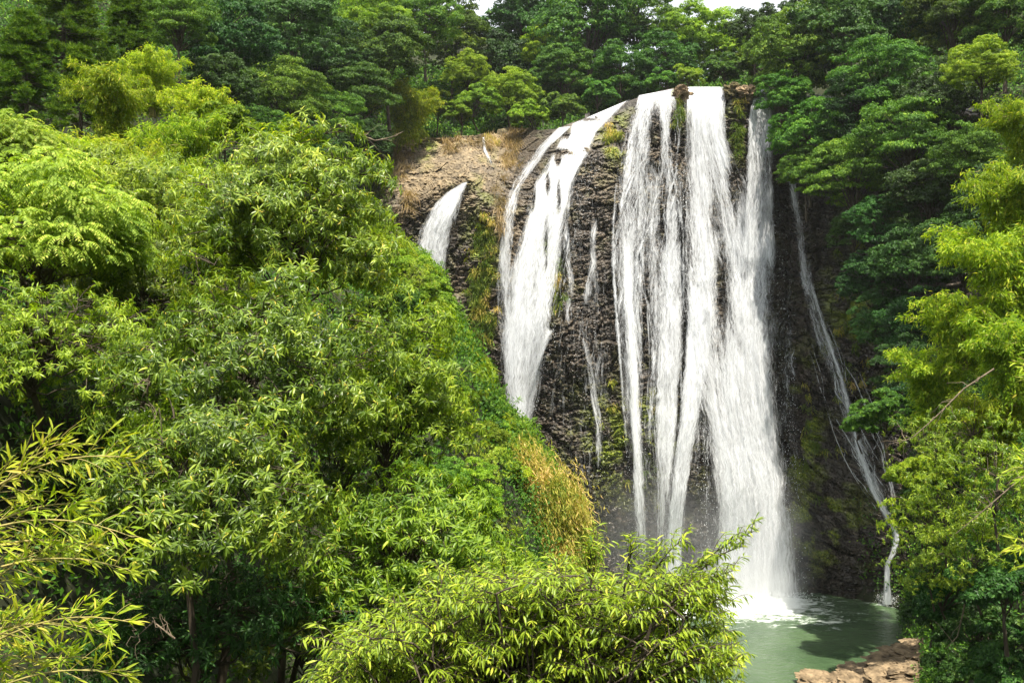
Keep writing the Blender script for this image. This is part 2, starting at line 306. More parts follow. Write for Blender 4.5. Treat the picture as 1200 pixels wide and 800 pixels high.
# strata domain: blocks fan out of the falls' centre, dipping to the right low down on the right
tilt = .42 * sst(890, 960, PX) * sst(380, 600, PY) * (1 - sst(640, 700, PY) * .7); zz = WZ + tilt * (WX - 24) + .25 * np.sin(WX * .35) * sst(200, 500, PY)
xx = WX + (fbm(WX / 3, WZ / 3, 5) - .5) * 1.6; zz = zz + (fbm(WX / 4, WZ / 4, 8) - .5) * 1.8
fine = sst(890, 930, PX) * sst(430, 560, PY)
f1, f2, c1, ax, ay = voro(xx / (.55 + .4 * fine), zz / .30, 3); e1 = sst(0, .22, f2 - f1)
g1, g2, c2, bx, by = voro(xx / 2.6, zz / 2.1, 9); e2 = sst(0, .16, g2 - g1)
k1, k2, c3, kx, ky = voro(xx / .26 + 40, zz / .2 + 17, 21)
rel = (c1 - .5) * .36 + (e1 - 1) * .22 + ay * .13 + (c2 - .5) * .6 + (e2 - 1) * (.42 - .32 * np.clip((620 - PX) / 60, 0, 1) * np.clip((300 - PY) / 60, 0, 1)) + (c3 - .5) * .15 + (fbm(WX / 5, WZ / 5, 12) - .5) * 1.9
amp = 1 - .4 * fine; fade = sst(0, .012, T) * .8 + .2
shelf = (1 - sst(590, 640, PX)) * (1 - sst(0, 1, (PY - LP) / 95))
D1 = D0 - rel * amp * fade * (1 + .1 * shelf)
P = np.stack([(PX - 600) / F * D1, D1, CAMZ + (400 - PY) / F * D1 + ((c2 - .5) * .6 * (1 - sst(0, .03, T)))], -1)
back = np.stack([P[0] + np.array([0, dy, .0]) for dy in (30, 18, 8, 3, 1)], 0); back[..., 2] += np.array([-2, -1.2, -.6, -.2, 0])[:, None]; back[0, :, 2] -= 6
nb = 5
P = np.concatenate([back, P], 0)
def pad(a): return np.concatenate([np.repeat(a[:1], nb, 0), a], 0)
gblob = lambda cx_, cy_, sx, sy: np.exp(-((PX - cx_) / sx) ** 2 - ((PY - cy_) / sy) ** 2)
nzm = fbm(WX / 1.3, WZ / 1.3, 31); nzl = fbm(WX / 4, WZ / 4, 41)
tanm = (1 - sst(560, 640, PX + (nzl - .5) * 160)) * (1 - sst(215, 285, PY + (nzm - .5) * 90)) * .95
tanm = np.maximum(tanm, .55 * gblob(590, 265, 26, 55)); tanm = np.maximum(tanm, .8 * gblob(798, 118, 10, 14)); tanm = np.maximum(tanm, .9 * gblob(878, 104, 10, 8)); tanm = np.maximum(tanm, .35 * gblob(700, 190, 60, 60) * sst(.4, .6, nzm))
tanm = np.maximum(tanm, .22 * sst(.5, .7, nzl) * (1 - sst(350, 480, PY)))
tanm *= 1 - .7 * gblob(455, 245, 40, 30) * sst(.35, .6, nzm)
mossm = np.maximum.reduce([.9 * gblob(565, 330, 15, 80), .8 * gblob(865, 150, 12, 30), .75 * gblob(792, 130, 8, 22), .9 * gblob(942, 505, 18, 60), .6 * gblob(965, 620, 40, 50), .5 * gblob(720, 160, 18, 30), .55 * gblob(1000, 360, 30, 80), .45 * gblob(740, 520, 60, 60), .4 * gblob(650, 330, 12, 30), .5 * gblob(500, 175, 14, 12), .5 * gblob(640, 290, 10, 60)])
mossm = np.clip(mossm * 2.0 * sst(.42, .62, nzm) * sst(.15, .6, c1 * .6 + .4 * (1 - e1) + .25) + .10 * sst(.6, .7, nzm), 0, 1)
wetm = np.clip(.62 + .45 * sst(330, 620, PY) - tanm * 1.1 + (nzl - .5) * .9 + .3 * sst(890, 930, PX), 0, 1)
me = grid('basalt_cliff', P, M['cliff'], {'tan': pad(tanm), 'moss': pad(mossm), 'wet': pad(wetm), 'cell': pad(np.clip(c1 * .75 + c3 * .25, 0, 1))}, smooth=False)
cl = obj('basalt_cliff', me); tag(cl, kind='structure')

# ------------------------------------------------------------------ pool
gx = np.linspace(-25, 48, 220); gy = np.linspace(5, 96, 260); GX, GY = np.meshgrid(gx, gy)
def foamat(px_, py_, rx, ry, k):
    c = at(px_, py_, 23 * F / (py_ - 400)); return k * np.exp(-((GX - c[0]) / rx) ** 2 - ((GY - c[1]) / ry) ** 2)
foam = np.maximum.reduce([foamat(886, 708, 11, 9, .52), foamat(885, 706, 5.0, 4.2, 1.2), foamat(1040, 707, 1.7, 1.6, .75), foamat(780, 712, 4, 4, .9)])
wav = (fbm(GX / 1.1, GY / .8, 51) - .5) * .10 + (fbm(GX / 4, GY / 3, 52) - .5) * .12 + foam * (fbm(GX / .8, GY / .8, 55)) * .3
pool = obj('pool_water', grid('pool_water', np.stack([GX, GY, wav], -1), M['pool'], {'foam': foam + (fbm(GX / 3, GY / 1.2, 56) - .5) * .3})); tag(pool, kind='structure')

# ------------------------------------------------------------------ waterfalls
def resamp(poly, t):
    poly = np.array(poly, float); k = np.linspace(0, 1, len(poly)); return np.stack([np.interp(t, k, poly[:, i]) for i in range(poly.shape[1])], -1)
def stream(label, left, right, dens, off=(.15, 1.0), layers=3, edge=.18, seed=0, holes=(), group=None, cell=.22, wig=3.0, paths=None):
    Vs = []; Ls = []; Ss = []; Ds = []; UVs = []; vo = 0; lo = 0
    if paths: left, right = paths[0]
    Ll = np.array(left, float); Rr = np.array(right, float)
    wm = np.hypot(*(Rr - Ll).T).mean() * .08 ; hm = np.hypot(*np.diff((Ll + Rr) / 2, axis=0).T).sum() * .08
    nc = max(5, int(wm / cell)); nr = max(10, int(hm / .4))
    for k, (left, right) in [(k, p_) for p_ in (paths or [(left, right)]) for k in range(layers)]:
        t = np.linspace(0, 1, nr); L = resamp(left, t); Q = resamp(right, t); de = np.interp(t, np.linspace(0, 1, len(dens)), dens)
        s = np.linspace(-.04 * k, 1 + .04 * k, nc)[None, :, None]; G = L[:, None] * (1 - s) + Q[:, None] * s
        wv = (fbm(G[..., 0] * 0 + s[..., 0] * wm * .5, np.broadcast_to(t[:, None] * hm * .12, G.shape[:2]), seed + 70 + k) - .5)
        gx_ = G[..., 0] + wv * wig * 2 * sst(0, .15, t)[:, None]; gy_ = G[..., 1]
        o = off[0] + (off[1] - off[0]) * sst(0, .5, t)[:, None] * (.35 + .65 * (k + 1) / layers)
        ridge = (fbm(s[..., 0] * wm * 2.2 + wv * 2, np.broadcast_to(t[:, None] * hm * .10, gx_.shape), seed + k * 3) - .5) * .9 * (off[1] / (off[1] + .5))
        Dd = cliffD(gx_, gy_) - o - ridge * sst(0, .1, t)[:, None] - .35
        Pt = np.stack([(gx_ - 600) / F * Dd, Dd, CAMZ + (400 - gy_) / F * Dd], -1)
        ss = np.broadcast_to(s[..., 0], gx_.shape)
        ef = np.minimum(ss + .04 * k, 1 + .04 * k - ss); dn = de[:, None] * sst(0, 1, ef / edge) ** .6
        ra = fbm(s[..., 0] * wm * 1.1, np.broadcast_to(t[:, None] * hm * .12, gx_.shape), seed + 20 + k); dn = dn + (ra - .5) * .35 * (dn > .02)
        for hx, hy, rx, ry, ka in holes: dn = dn * (1 - ka * np.exp(-((gx_ - hx) / rx) ** 2 - ((gy_ - hy) / ry) ** 2))
        dn = np.clip(dn, 0, 1.3) ** 1.7 * sst(0, .03, ef + .001) * (1 - .10 * k)
        n, m = gx_.shape; idx = np.arange(n * m).reshape(n, m)
        q = np.stack([idx[:-1, :-1], idx[:-1, 1:], idx[1:, 1:], idx[1:, :-1]], -1).reshape(-1)
        Vs.append(Pt.reshape(-1, 3)); Ls.append(q + vo); Ss.append(np.arange(0, len(q), 4) + lo); Ds.append(np.clip(dn, 0, 1.3).reshape(-1))
        UVs.append(np.stack([np.broadcast_to(s[..., 0] * wm, (n, m)) + 13.7 * k + seed * 3.1, np.broadcast_to(t[:, None] * hm, (n, m)) + 7.3 * k], -1).reshape(-1, 2)); vo += n * m; lo += len(q)
    me = mesh('waterfall', np.concatenate(Vs), np.concatenate(Ls), np.concatenate(Ss), M['fall'], {'dens': np.concatenate(Ds)}, np.concatenate(UVs), True)
    return tag(obj('waterfall', me), label, 'waterfall', group)
def web(left, right, n, w0, rng, t0=(0, .15), t1=(.7, 1.)):
    """n wandering threads of half-width w0 px between two edges"""
    out_ = []
    for i in range(n):
        a = rng.uniform(*t0); b = rng.uniform(*t1); t = np.linspace(a, b, 9); L = resamp(left, t); Q = resamp(right, t); s = np.clip(rng.uniform(.05, .95) + np.cumsum(rng.normal(size=9) * .10), 0, 1)[:, None]
        c = L * (1 - s) + Q * s; w_ = w0 * rng.uniform(.5, 1.4); out_.append((c - [w_, 0], c + [w_, 0]))
    return out_
# main plunge, body right
stream('widest white plunge of the waterfall, dropping from the right of the lip into the pool',
       [(803, 102), (801, 160), (798, 220), (797, 300), (798, 360), (808, 430), (824, 500), (834, 560), (836, 620), (832, 704)],
       [(848, 102), (853, 160), (880, 220), (910, 300), (912, 360), (914, 430), (920, 500), (927, 560), (931, 620), (936, 704)],
       [.82, .70, .70, .75, .76, .76, .76, .76, .77, .9], off=(.2, 2.0), layers=4, seed=1, edge=.24, holes=[(846, 340, 10, 70, .5), (862, 215, 9, 40, .5), (838, 250, 6, 30, .3)])
stream('white spout at the right corner of the lip, right of the mossy rock',
       [(884, 104), (876, 140), (872, 190), (870, 240), (866, 300), (864, 360)], [(904, 100), (906, 140), (907, 190), (908, 240), (910, 300), (912, 360)],
       [.85, .72, .66, .7, .72, 0], off=(.3, 2.2), layers=3, seed=2, edge=.2)
stream('slanting white strand that splits left from the main plunge and falls behind the treetop',
       [(803, 290), (802, 350), (800, 410), (796, 470), (789, 530), (782, 590), (777, 650), (774, 704)], [(828, 290), (830, 350), (832, 410), (824, 470), (813, 530), (805, 590), (802, 650), (800, 704)],
       [0, .76, .82, .80, .78, .76, .74, .72], off=(.6, 1.9), layers=3, seed=3, edge=.25)
stream('thin veil of strands between the main plunge and the slanting strand',
       [(815, 430), (806, 500), (800, 560), (797, 620), (795, 704)], [(850, 430), (852, 500), (855, 560), (858, 620), (860, 704)], [.2, .55, .45, .42, .45], off=(.8, 1.6), layers=2, seed=4, edge=.3)
# middle veil
stream('streaky white veil down the middle of the dark cliff, left of the main plunge',
       [(748, 112), (738, 140), (727, 180), (720, 240), (718, 300), (722, 370), (728, 440), (732, 500), (738, 560), (742, 640)],
       [(792, 104), (795, 140), (797, 180), (800, 240), (798, 300), (793, 370), (790, 440), (788, 500), (788, 560), (790, 640)],
       [.72, .62, .60, .62, .62, .60, .60, .55, .48, .40], off=(.15, .8), layers=3, seed=5, edge=.12, holes=[(768, 165, 5, 30, .8), (778, 250, 5, 40, .5), (757, 420, 7, 90, .45), (790, 170, 4, 40, .6), (735, 600, 20, 60, .3)])
stream('bright narrow strand along the left edge of the middle veil',
       [(728, 230), (726, 290), (728, 350), (733, 420), (736, 490), (739, 560), (742, 650)], [(745, 230), (744, 290), (745, 350), (749, 420), (752, 490), (757, 560), (762, 650)],
       [0, .78, .85, .82, .82, .8, .6], off=(.5, 1.1), layers=2, seed=6, edge=.35)
stream('ropes of white water falling close beside the main plunge, right edge of the middle veil',
       [(772, 240), (768, 300), (766, 360), (764, 430), (762, 500), (764, 570), (766, 650)], [(806, 240), (806, 300), (806, 360), (803, 430), (799, 500), (790, 570), (785, 650)],
       [0, .6, .7, .74, .75, .65, .45], off=(.5, 1.2), layers=2, seed=16, edge=.3)
VL = [(748, 112), (738, 140), (727, 180), (720, 240), (718, 300), (722, 370), (728, 440), (732, 500), (738, 560), (742, 640)]
VR = [(806, 104), (806, 140), (804, 180), (803, 240), (803, 300), (801, 370), (798, 440), (796, 500), (792, 560), (790, 640)]
stream('loose wandering threads of water in front of the middle veil', None, None, [.4, .62, .66, .66, .62, .55, .2], off=(.3, .9), layers=1, seed=61, edge=.5, cell=.09, wig=2, paths=web(VL, VR, 26, 3.2, R, (0, .45), (.5, 1.)))
stream('lacy white spill over the ledge rocks between the two spouts, running into the plunge', None, None, [.3, .6, .66, .66, .4], off=(.3, 1.6), layers=1, seed=62, edge=.5, cell=.09, wig=2, paths=web([(846, 215), (850, 260), (846, 330)], [(884, 215), (880, 260), (872, 330)], 9, 3.5, R))
# left cascade
stream('ragged side threads along the right edge of the left cascade', None, None, [.4, .6, .62, .6, .2], off=(.1, .6), layers=1, seed=63, edge=.5, cell=.09, wig=2, paths=web([(690, 180), (668, 240), (656, 300), (646, 360), (634, 420), (620, 500)], [(700, 180), (684, 240), (676, 300), (666, 360), (652, 420), (640, 500)], 10, 3, R, (0, .4), (.4, 1.)))
stream('broad white cascade sliding down the rounded left shoulder of the cliff',
       [(662, 149), (648, 165), (634, 190), (620, 215), (612, 250), (596, 300), (586, 350), (581, 400), (585, 450), (598, 506)],
       [(744, 114), (708, 152), (695, 182), (678, 215), (670, 250), (664, 300), (658, 350), (650, 400), (638, 450), (622, 508)],
       [.78, .72, .71, .74, .74, .73, .72, .71, .70, .68], off=(.1, .8), layers=3, seed=7, edge=.3, wig=3,
       holes=[(664, 155, 4, 7, .9), (660, 178, 8, 3, .9), (654, 186, 3, 8, .9), (630, 190, 7, 3, .9), (642, 215, 2.5, 12, .6), (690, 140, 12, 1.8, .7), (625, 225, 2, 20, .5), (640, 290, 2.0, 30, .4), (655, 230, 2, 22, .5)])
stream('lacy outer edge of the left cascade, breaking over ledges on its left',
       [(652, 150), (628, 172), (606, 200), (594, 225), (586, 260), (581, 300), (580, 350), (584, 400), (590, 440)], [(672, 148), (645, 172), (626, 200), (612, 225), (604, 260), (602, 300), (602, 350), (604, 400), (606, 440)],
       [.8, .7, .6, .6, .62, .65, .6, .6, .5], off=(.1, .6), layers=2, seed=8, edge=.3)
stream('white kick of water jetting off the ledge at the right edge of the left cascade',
       [(622, 372), (634, 392), (626, 420), (616, 450), (608, 490)], [(640, 372), (652, 386), (640, 412), (628, 445), (620, 490)], [0, .75, .8, .6, 0], off=(.8, 1.2), layers=2, seed=9, edge=.45)
# left small fall
stream('small separate fall spilling from the low shelf at the far left of the cliff',
       [(540, 215), (520, 226), (502, 244), (489, 266), (485, 290), (485, 330)], [(549, 213), (546, 226), (541, 244), (535, 270), (530, 300), (527, 340)],
       [.85, .82, .8, .76, .72, .66], off=(.1, 1.2), layers=3, seed=10, edge=.35)
stream('tiny runnel fanning out on the tan rock shelf above the far left fall',
       [(563, 161), (564, 176), (566, 188), (568, 203)], [(570, 161), (573, 176), (583, 188), (596, 205)], [.8, .7, .58, .35], off=(.1, .15), layers=2, seed=11, edge=.5, cell=.1)
# right trickle
stream('thin trickle running from under the trees on the shaded wall right of the main plunge', [(916, 180), (920, 215), (925, 250), (929, 290), (934, 325), (938, 345)], [(932, 180), (938, 215), (946, 250), (952, 290), (954, 325), (958, 345)],
       [.75, .66, .58, .54, .56, .6], off=(.15, .4), layers=2, seed=12, edge=.5, cell=.08, wig=3)
FL = [(932, 318), (938, 360), (946, 400), (958, 440), (970, 480), (982, 520), (1000, 560), (1022, 590), (1038, 615)]
FR = [(950, 318), (972, 360), (992, 400), (1010, 440), (1026, 480), (1036, 520), (1044, 560), (1050, 590), (1052, 615)]
stream('lacy white web of water slanting down to the right over the dark lower wall', [(930, 318), (936, 350), (946, 390), (960, 430), (972, 480), (984, 520), (1002, 560), (1022, 590), (1036, 615)], [(952, 318), (962, 350), (980, 390), (998, 430), (1016, 480), (1028, 520), (1040, 560), (1050, 590), (1054, 615)],
       [.55, .56, .58, .57, .58, .60, .63, .68, .8], off=(.2, .5), layers=2, seed=13, edge=.5, cell=.08, wig=4)
stream('brightest rope of water inside the lacy web on the dark lower wall', [(941, 300), (944, 335), (958, 380), (975, 430), (989, 480), (1001, 530), (1018, 580), (1040, 614)], [(951, 300), (955, 335), (970, 380), (988, 430), (1003, 480), (1016, 530), (1033, 580), (1051, 614)],
       [.5, .72, .72, .70, .66, .68, .74, .85], off=(.3, .6), layers=2, seed=18, edge=.5, cell=.07, wig=3)
stream('finer rivulet threads crossing inside the lacy web on the dark lower wall', None, None, [.3, .58, .62, .60, .64, .66, .6], off=(.12, .3), layers=1, seed=17, edge=.5, cell=.08, wig=5, paths=web(FL, FR, 15, 2.8, R, (0, .6), (.5, 1.)))
stream('narrow white spout dropping into the pool at the right corner of the wall',
       [(1040, 612), (1045, 630), (1040, 648), (1034, 660), (1033, 685), (1031, 708)], [(1050, 612), (1056, 630), (1053, 646), (1044, 660), (1045, 685), (1048, 708)], [.9, .78, .8, .82, .84, .95], off=(.2, .6), layers=2, seed=14, edge=.5, cell=.1)
stream('hair-thin vertical trickle on the wall beside the right edge of the main plunge',
       [(930, 345), (922, 390), (916, 440), (914, 490), (914, 540)], [(936, 345), (930, 390), (923, 440), (920, 490), (920, 540)], [.35, .5, .5, .5, .3], off=(.05, .3), layers=2, seed=15, edge=.4, cell=.1)
stream('sparse film of drops and painted white glints over the bare rock between left cascade and middle veil',
       [(655, 230), (650, 300), (645, 380), (632, 460), (625, 540), (640, 620)], [(722, 170), (722, 260), (724, 360), (730, 460), (735, 540), (740, 620)], [.3, .44, .47, .47, .42, .25], off=(.02, .12), layers=1, seed=41, edge=.3)  # thin white sheet: small splashes, with rock glints painted in as colour
stream('sparse painted wet glints on the wall just right of the main plunge',
       [(905, 200), (905, 300), (902, 400), (912, 500), (924, 600), (930, 690)], [(925, 200), (935, 300), (936, 400), (940, 500), (950, 600), (960, 690)], [.3, .45, .5, .45, .4, .4], off=(.02, .12), layers=1, seed=42, edge=.3)  # glints painted as a faint white sheet over the wall
for i, (x0, y0, x1, y1, lab) in enumerate([(697, 250, 690, 370, 'upper faint trickle on the bare rock between left cascade and middle veil'), (684, 370, 706, 560, 'lower faint trickle on the bare rock, running toward the foot of the middle veil'),
        (664, 250, 672, 400, 'faint trickle on the bare rock close to the right edge of the left cascade'), (838, 118, 843, 200, 'threads of water over the mossy rock between the two spouts at the lip'), (976, 240, 980, 330, 'faint thread of water on the shaded wall under the hanging trees')]):
    n = 7; tt = np.linspace(0, 1, n); xc = x0 + (x1 - x0) * tt + R.normal(size=n) * 2.5; yc_ = y0 + (y1 - y0) * tt
    wd = 7 if i != 3 else 13
    stream(lab, list(zip(xc - wd, yc_)), list(zip(xc + wd, yc_)), [.3, .66, .6, .7, .6, .62, .1] if i != 4 else [.3] * 7, off=(.05, .25), layers=1, seed=30 + i, edge=.4, cell=.1)

# ------------------------------------------------------------------ vegetation prototypes
def pads_crown(rng, Rr=5., npads=74, tufts=12, per=36, ll=.25, flat=.62, zlo=-.8, lw=.55, padr=(.19, .29), squash=.85):
    """broadleaf crown: layered pads of tufts of leaves; returns Leaves and the pad centres"""
    LV = Leaves(); cs = []
    for i in range(npads):
        d = rdir(1, rng)[0]
        while d[2] < zlo: d = rdir(1, rng)[0]
        rad = Rr * rng.uniform(.62, .9) if i > npads * .25 else Rr * rng.uniform(.25, .5)
        c = d * rad * np.array([1, 1, squash]); a = Rr * rng.uniform(*padr); cs.append(c)
        td = rdir(tufts, rng); td[:, 2] = np.abs(td[:, 2]) * 1.1 - .25; td = nrm(td + d * .35)
        hd = d * np.array([1, 1, 0])
        tcn = c + td * np.array([a, a, a * flat]); tcn[:, 2] -= .28 * np.einsum('ij,j->i', tcn - c, hd)
        tr = a * rng.uniform(.2, .34, tufts)
        n = tufts * per; ti = np.repeat(np.arange(tufts), per); ld = rdir(n, rng); ld[:, 2] = np.abs(ld[:, 2]) * .9 - .2; ld = nrm(ld)
        pos = tcn[ti] + ld * (tr[ti] * rng.uniform(.55, 1.05, n))[:, None] * np.array([1.15, 1.15, .75])
        nor = nrm(ld * .6 + td[ti] * .5 + np.array([0, 0, .55]) + rng.normal(size=(n, 3)) * .38)
        ax = rdir(n, rng) + ld * .5; ax = ax - nor * np.sum(ax * nor, 1, keepdims=True); ax[:, 2] -= .25
        tint = np.clip(.5 + (rng.random(n) - .5) * .5 + (rng.random(tufts)[ti] - .5) * .3 + (rng.random() - .5) * .25, 0, 1)
        L = ll * rng.uniform(.7, 1.3, n); LV.add(pos, ax, nor, L, L * lw, tint)
    return LV, np.array(cs)
def limbs(rng, cs, root, r0, top=None, k=7):
    tb = Tubes(); top = np.zeros(3) if top is None else top
    root = np.asarray(root, float); mid = root + (top - root) * .55 + rng.normal(size=3) * .25
    tr = np.array([root, root + (mid - root) * .5, mid, mid + (top - mid) * .5, top]); tb.add(tr, r0, r0 * .35, 9)
    for c in cs[::max(1, len(cs) // 30)]:
        a = tr[rng.integers(2, 5)]; tb.add(bez(a, c, rng.uniform(.0, .5), 6, .10, rng), r0 * .34, r0 * .07, 5)
    return tb
PROTO = {}
def proto(kind, LV, tb, leafm, barkm='bark', R0=5.):
    PROTO.setdefault(kind, []).append((LV.mesh('crown', M[leafm]), tb.mesh('trunk', M[barkm]), R0))
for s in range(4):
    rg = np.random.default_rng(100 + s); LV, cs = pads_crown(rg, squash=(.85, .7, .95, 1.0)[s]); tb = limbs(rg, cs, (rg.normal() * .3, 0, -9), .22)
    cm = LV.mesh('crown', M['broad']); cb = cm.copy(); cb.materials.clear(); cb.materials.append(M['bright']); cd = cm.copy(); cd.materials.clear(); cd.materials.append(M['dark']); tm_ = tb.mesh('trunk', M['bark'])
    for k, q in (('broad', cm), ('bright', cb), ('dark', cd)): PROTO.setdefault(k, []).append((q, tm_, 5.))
for s in range(2):    # layered, flat-tiered tree
    rg = np.random.default_rng(120 + s); LV, cs = pads_crown(rg, npads=58, tufts=15, per=36, flat=.34, padr=(.24, .34), squash=.8, ll=.22); proto('tier', LV, limbs(rg, cs, (0, 0, -9), .2), 'broad')
for s in range(2):    # shrub
    rg = np.random.default_rng(130 + s); LV, cs = pads_crown(rg, Rr=2., npads=26, tufts=12, per=44, ll=.17, zlo=-.2, flat=.7); 
    cm = LV.mesh('crown', M['bright']); tm_ = limbs(rg, cs, (0, 0, -2.6), .09).mesh('trunk', M['bark']); PROTO.setdefault('shrub', []).append((cm, tm_, 2.))
    c2_ = cm.copy(); c2_.materials.clear(); c2_.materials.append(M['broad']); PROTO.setdefault('gshrub', []).append((c2_, tm_, 2.))
    c4_ = cm.copy(); c4_.materials.clear(); c4_.materials.append(M['dark']); PROTO.setdefault('shade_shrub', []).append((c4_, tm_, 2.))  # same shrub in darker leaves, painting the shade low on the bank
    c3_ = cm.copy(); c3_.materials.clear(); c3_.materials.append(M['bamboo']); PROTO.setdefault('yshrub', []).append((c3_, tm_, 2.))
def cedar(rng):
    LV = Leaves(); tb = Tubes(); tb.add(np.array([[0, 0, -9], [0, .1, -2], [0, 0, 5.5]]), .3, .05, 8)
    for i in range(150):
        t = rng.random() ** .8; z = -4.5 + 10 * t; r = (1 - t) ** .7 * 3.6 + .5; th = rng.uniform(0, 6.28); tip = np.array([math.cos(th) * r, math.sin(th) * r, z - .25 * r + .4]); a = np.array([0, 0, z])
        tb.add(bez(a, tip, -.2, 5), .05, .015, 4)
        m = 7; cc = a + (tip - a) * rng.uniform(.45, 1.05, m)[:, None] + rng.normal(size=(m, 3)) * .28
        n = m * 60; ci = np.repeat(np.arange(m), 60); d = rdir(n, rng); d[:, 2] = np.abs(d[:, 2]) * 1.3; d = nrm(d)
        LV.add(cc[ci] + d * .1, d, rdir(n, rng), rng.uniform(.25, .5, n), .07, np.clip(.55 + rng.normal(size=n) * .25, 0, 1), droop=.05)
    return LV, tb
for s in range(2): LV, tb = cedar(np.random.default_rng(140 + s)); proto('cedar', LV, tb, 'cedar')
def bamboo(rng, nc=24, H=7., spread=3.4, ll=.30):
    """clump of arching culms with plumes of narrow leaves hanging from the bent tops"""
    LV = Leaves(); tb = Tubes(); nodes = []
    for i in range(nc):
        th = rng.uniform(0, 6.28); out = np.array([math.cos(th), math.sin(th), 0]); h = H * rng.uniform(.65, 1.); sp = spread * rng.uniform(.15, 1)
        b = out * rng.uniform(.1, .5); t = np.linspace(0, 1, 14)[:, None]
        p = b + out * sp * t ** 2.4 + np.array([0, 0, 1]) * h * (t - .28 * t ** 5); tb.add(p, .045, .008, 5)
        for k in range(26):
            q = rng.uniform(.06, 1) ** .8; j = q * 13; a = p[int(min(j, 12))] + (p[min(int(j) + 1, 13)] - p[int(min(j, 12))]) * (j - int(min(j, 12)))
            d = nrm(rng.normal(size=3) * np.array([1, 1, .4]) + out * .5); l = rng.uniform(.5, 1.15) * (1.15 - .5 * q) ; e = a + d * l + np.array([0, 0, -.3 * l])
            br = bez(a, e, .12 * l, 5); tb.add(br, .012, .004, 3)
            m = 34; u = rng.uniform(.15, 1.05, m)[:, None]; c = a + (e - a) * u + rng.normal(size=(m, 3)) * .13 + np.array([0, 0, .12]) * (u * (1 - u) * 4)
            ax = d * .7 + rng.normal(size=(m, 3)) * .6 + np.array([0, 0, -.55]); nor = nrm(np.array([0, 0, 1]) + out * .4 + rng.normal(size=(m, 3)) * .45)
            L = ll * rng.uniform(.65, 1.35, m); LV.add(c, ax, nor, L, L * .24, np.clip(.5 + rng.normal(size=m) * .22 + (rng.random() - .5) * .3, 0, 1), droop=.2)
    return LV, tb
for s in range(3): LV, tb = bamboo(np.random.default_rng(150 + s), H=(7, 8, 6)[s]); PROTO.setdefault('bamboo', []).append((LV.mesh('foliage', M['bamboo']), tb.mesh('culms', M['culm']), 4.))
def rosettes(LV, c, d, rng, nl=10, ll=.15, lw=.25, full=True, droop=.45, sh=0.):
    """whorls of drooping lance leaves; c centres, d twig directions"""
    m = len(c); n = m * nl; ci = np.repeat(np.arange(m), nl); th = np.tile(np.arange(nl) * 2.4, m) + rng.uniform(0, 6.28, m)[ci]
    a = nrm(np.cross(d, np.array([.1, .2, 1.]) + rng.normal(size=(m, 3)) * .05)); b = np.cross(d, a)
    rad = a[ci] * np.cos(th)[:, None] + b[ci] * np.sin(th)[:, None]; el = rng.uniform(.1, .9, n)[:, None]
    ax = nrm(rad * (1.1 - el * .4) + d[ci] * el + np.array([0, 0, -.32])); nor = nrm(d[ci] * .8 + np.array([0, 0, .8]) + rng.normal(size=(n, 3)) * .25 - rad * .1)
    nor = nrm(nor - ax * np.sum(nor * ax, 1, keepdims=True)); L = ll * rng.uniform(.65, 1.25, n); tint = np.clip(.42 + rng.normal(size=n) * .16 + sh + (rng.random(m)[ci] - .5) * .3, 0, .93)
    tip = (np.tile(np.arange(nl), m) >= nl - 2) & (rng.random(m)[ci] < .3); L = np.where(tip, L * .55, L); tint = np.where(tip, .97, tint)
    LV.add(c[ci] - d[ci] * (rng.uniform(-.02, .06, n))[:, None], ax, nor, L, L * lw * rng.uniform(.8, 1.2, n), tint, full, droop)
def lance_crown(rng, Rv, npads, ros, padr=(.55, .95), ll=.15, nl=10, lw=.25, zlo=-.5, inner=.35, full=True, sh=0.):
    LV = Leaves(); cs = []; tw = []; Rv = np.asarray(Rv, float)
    for i in range(npads):
        d = rdir(1, rng)[0]
        while d[2] < zlo: d = rdir(1, rng)[0]
        f = rng.uniform(.72, 1.14) if rng.random() > inner else rng.uniform(.35, .72)
        c = d * f * Rv; a = rng.uniform(*padr); cs.append(c); hd = nrm(d * np.array([1, 1, .25]))
        m = int(ros * (a / .75) ** 2); e = rdir(m, rng); e[:, 2] = np.abs(e[:, 2]) - .35; e = nrm(e + hd * .5)
        pc = c + e * np.array([a, a, a * .42]) * rng.uniform(.6, 1, m)[:, None]; pc += rng.normal(size=(m, 3)) * a * .1; pc[:, 2] -= .55 * np.maximum(0, (pc - c) @ hd)
        dd = nrm(e * .9 + hd * .6 + np.array([0, 0, .15]) + rng.normal(size=(m, 3)) * .25)
        rosettes(LV, pc, dd, rng, nl, ll, lw, full, sh=sh + (rng.random() - .5) * .3)
        for q in pc[::3]: tw.append((c - hd * a * .6, q))
    return LV, np.array(cs), tw

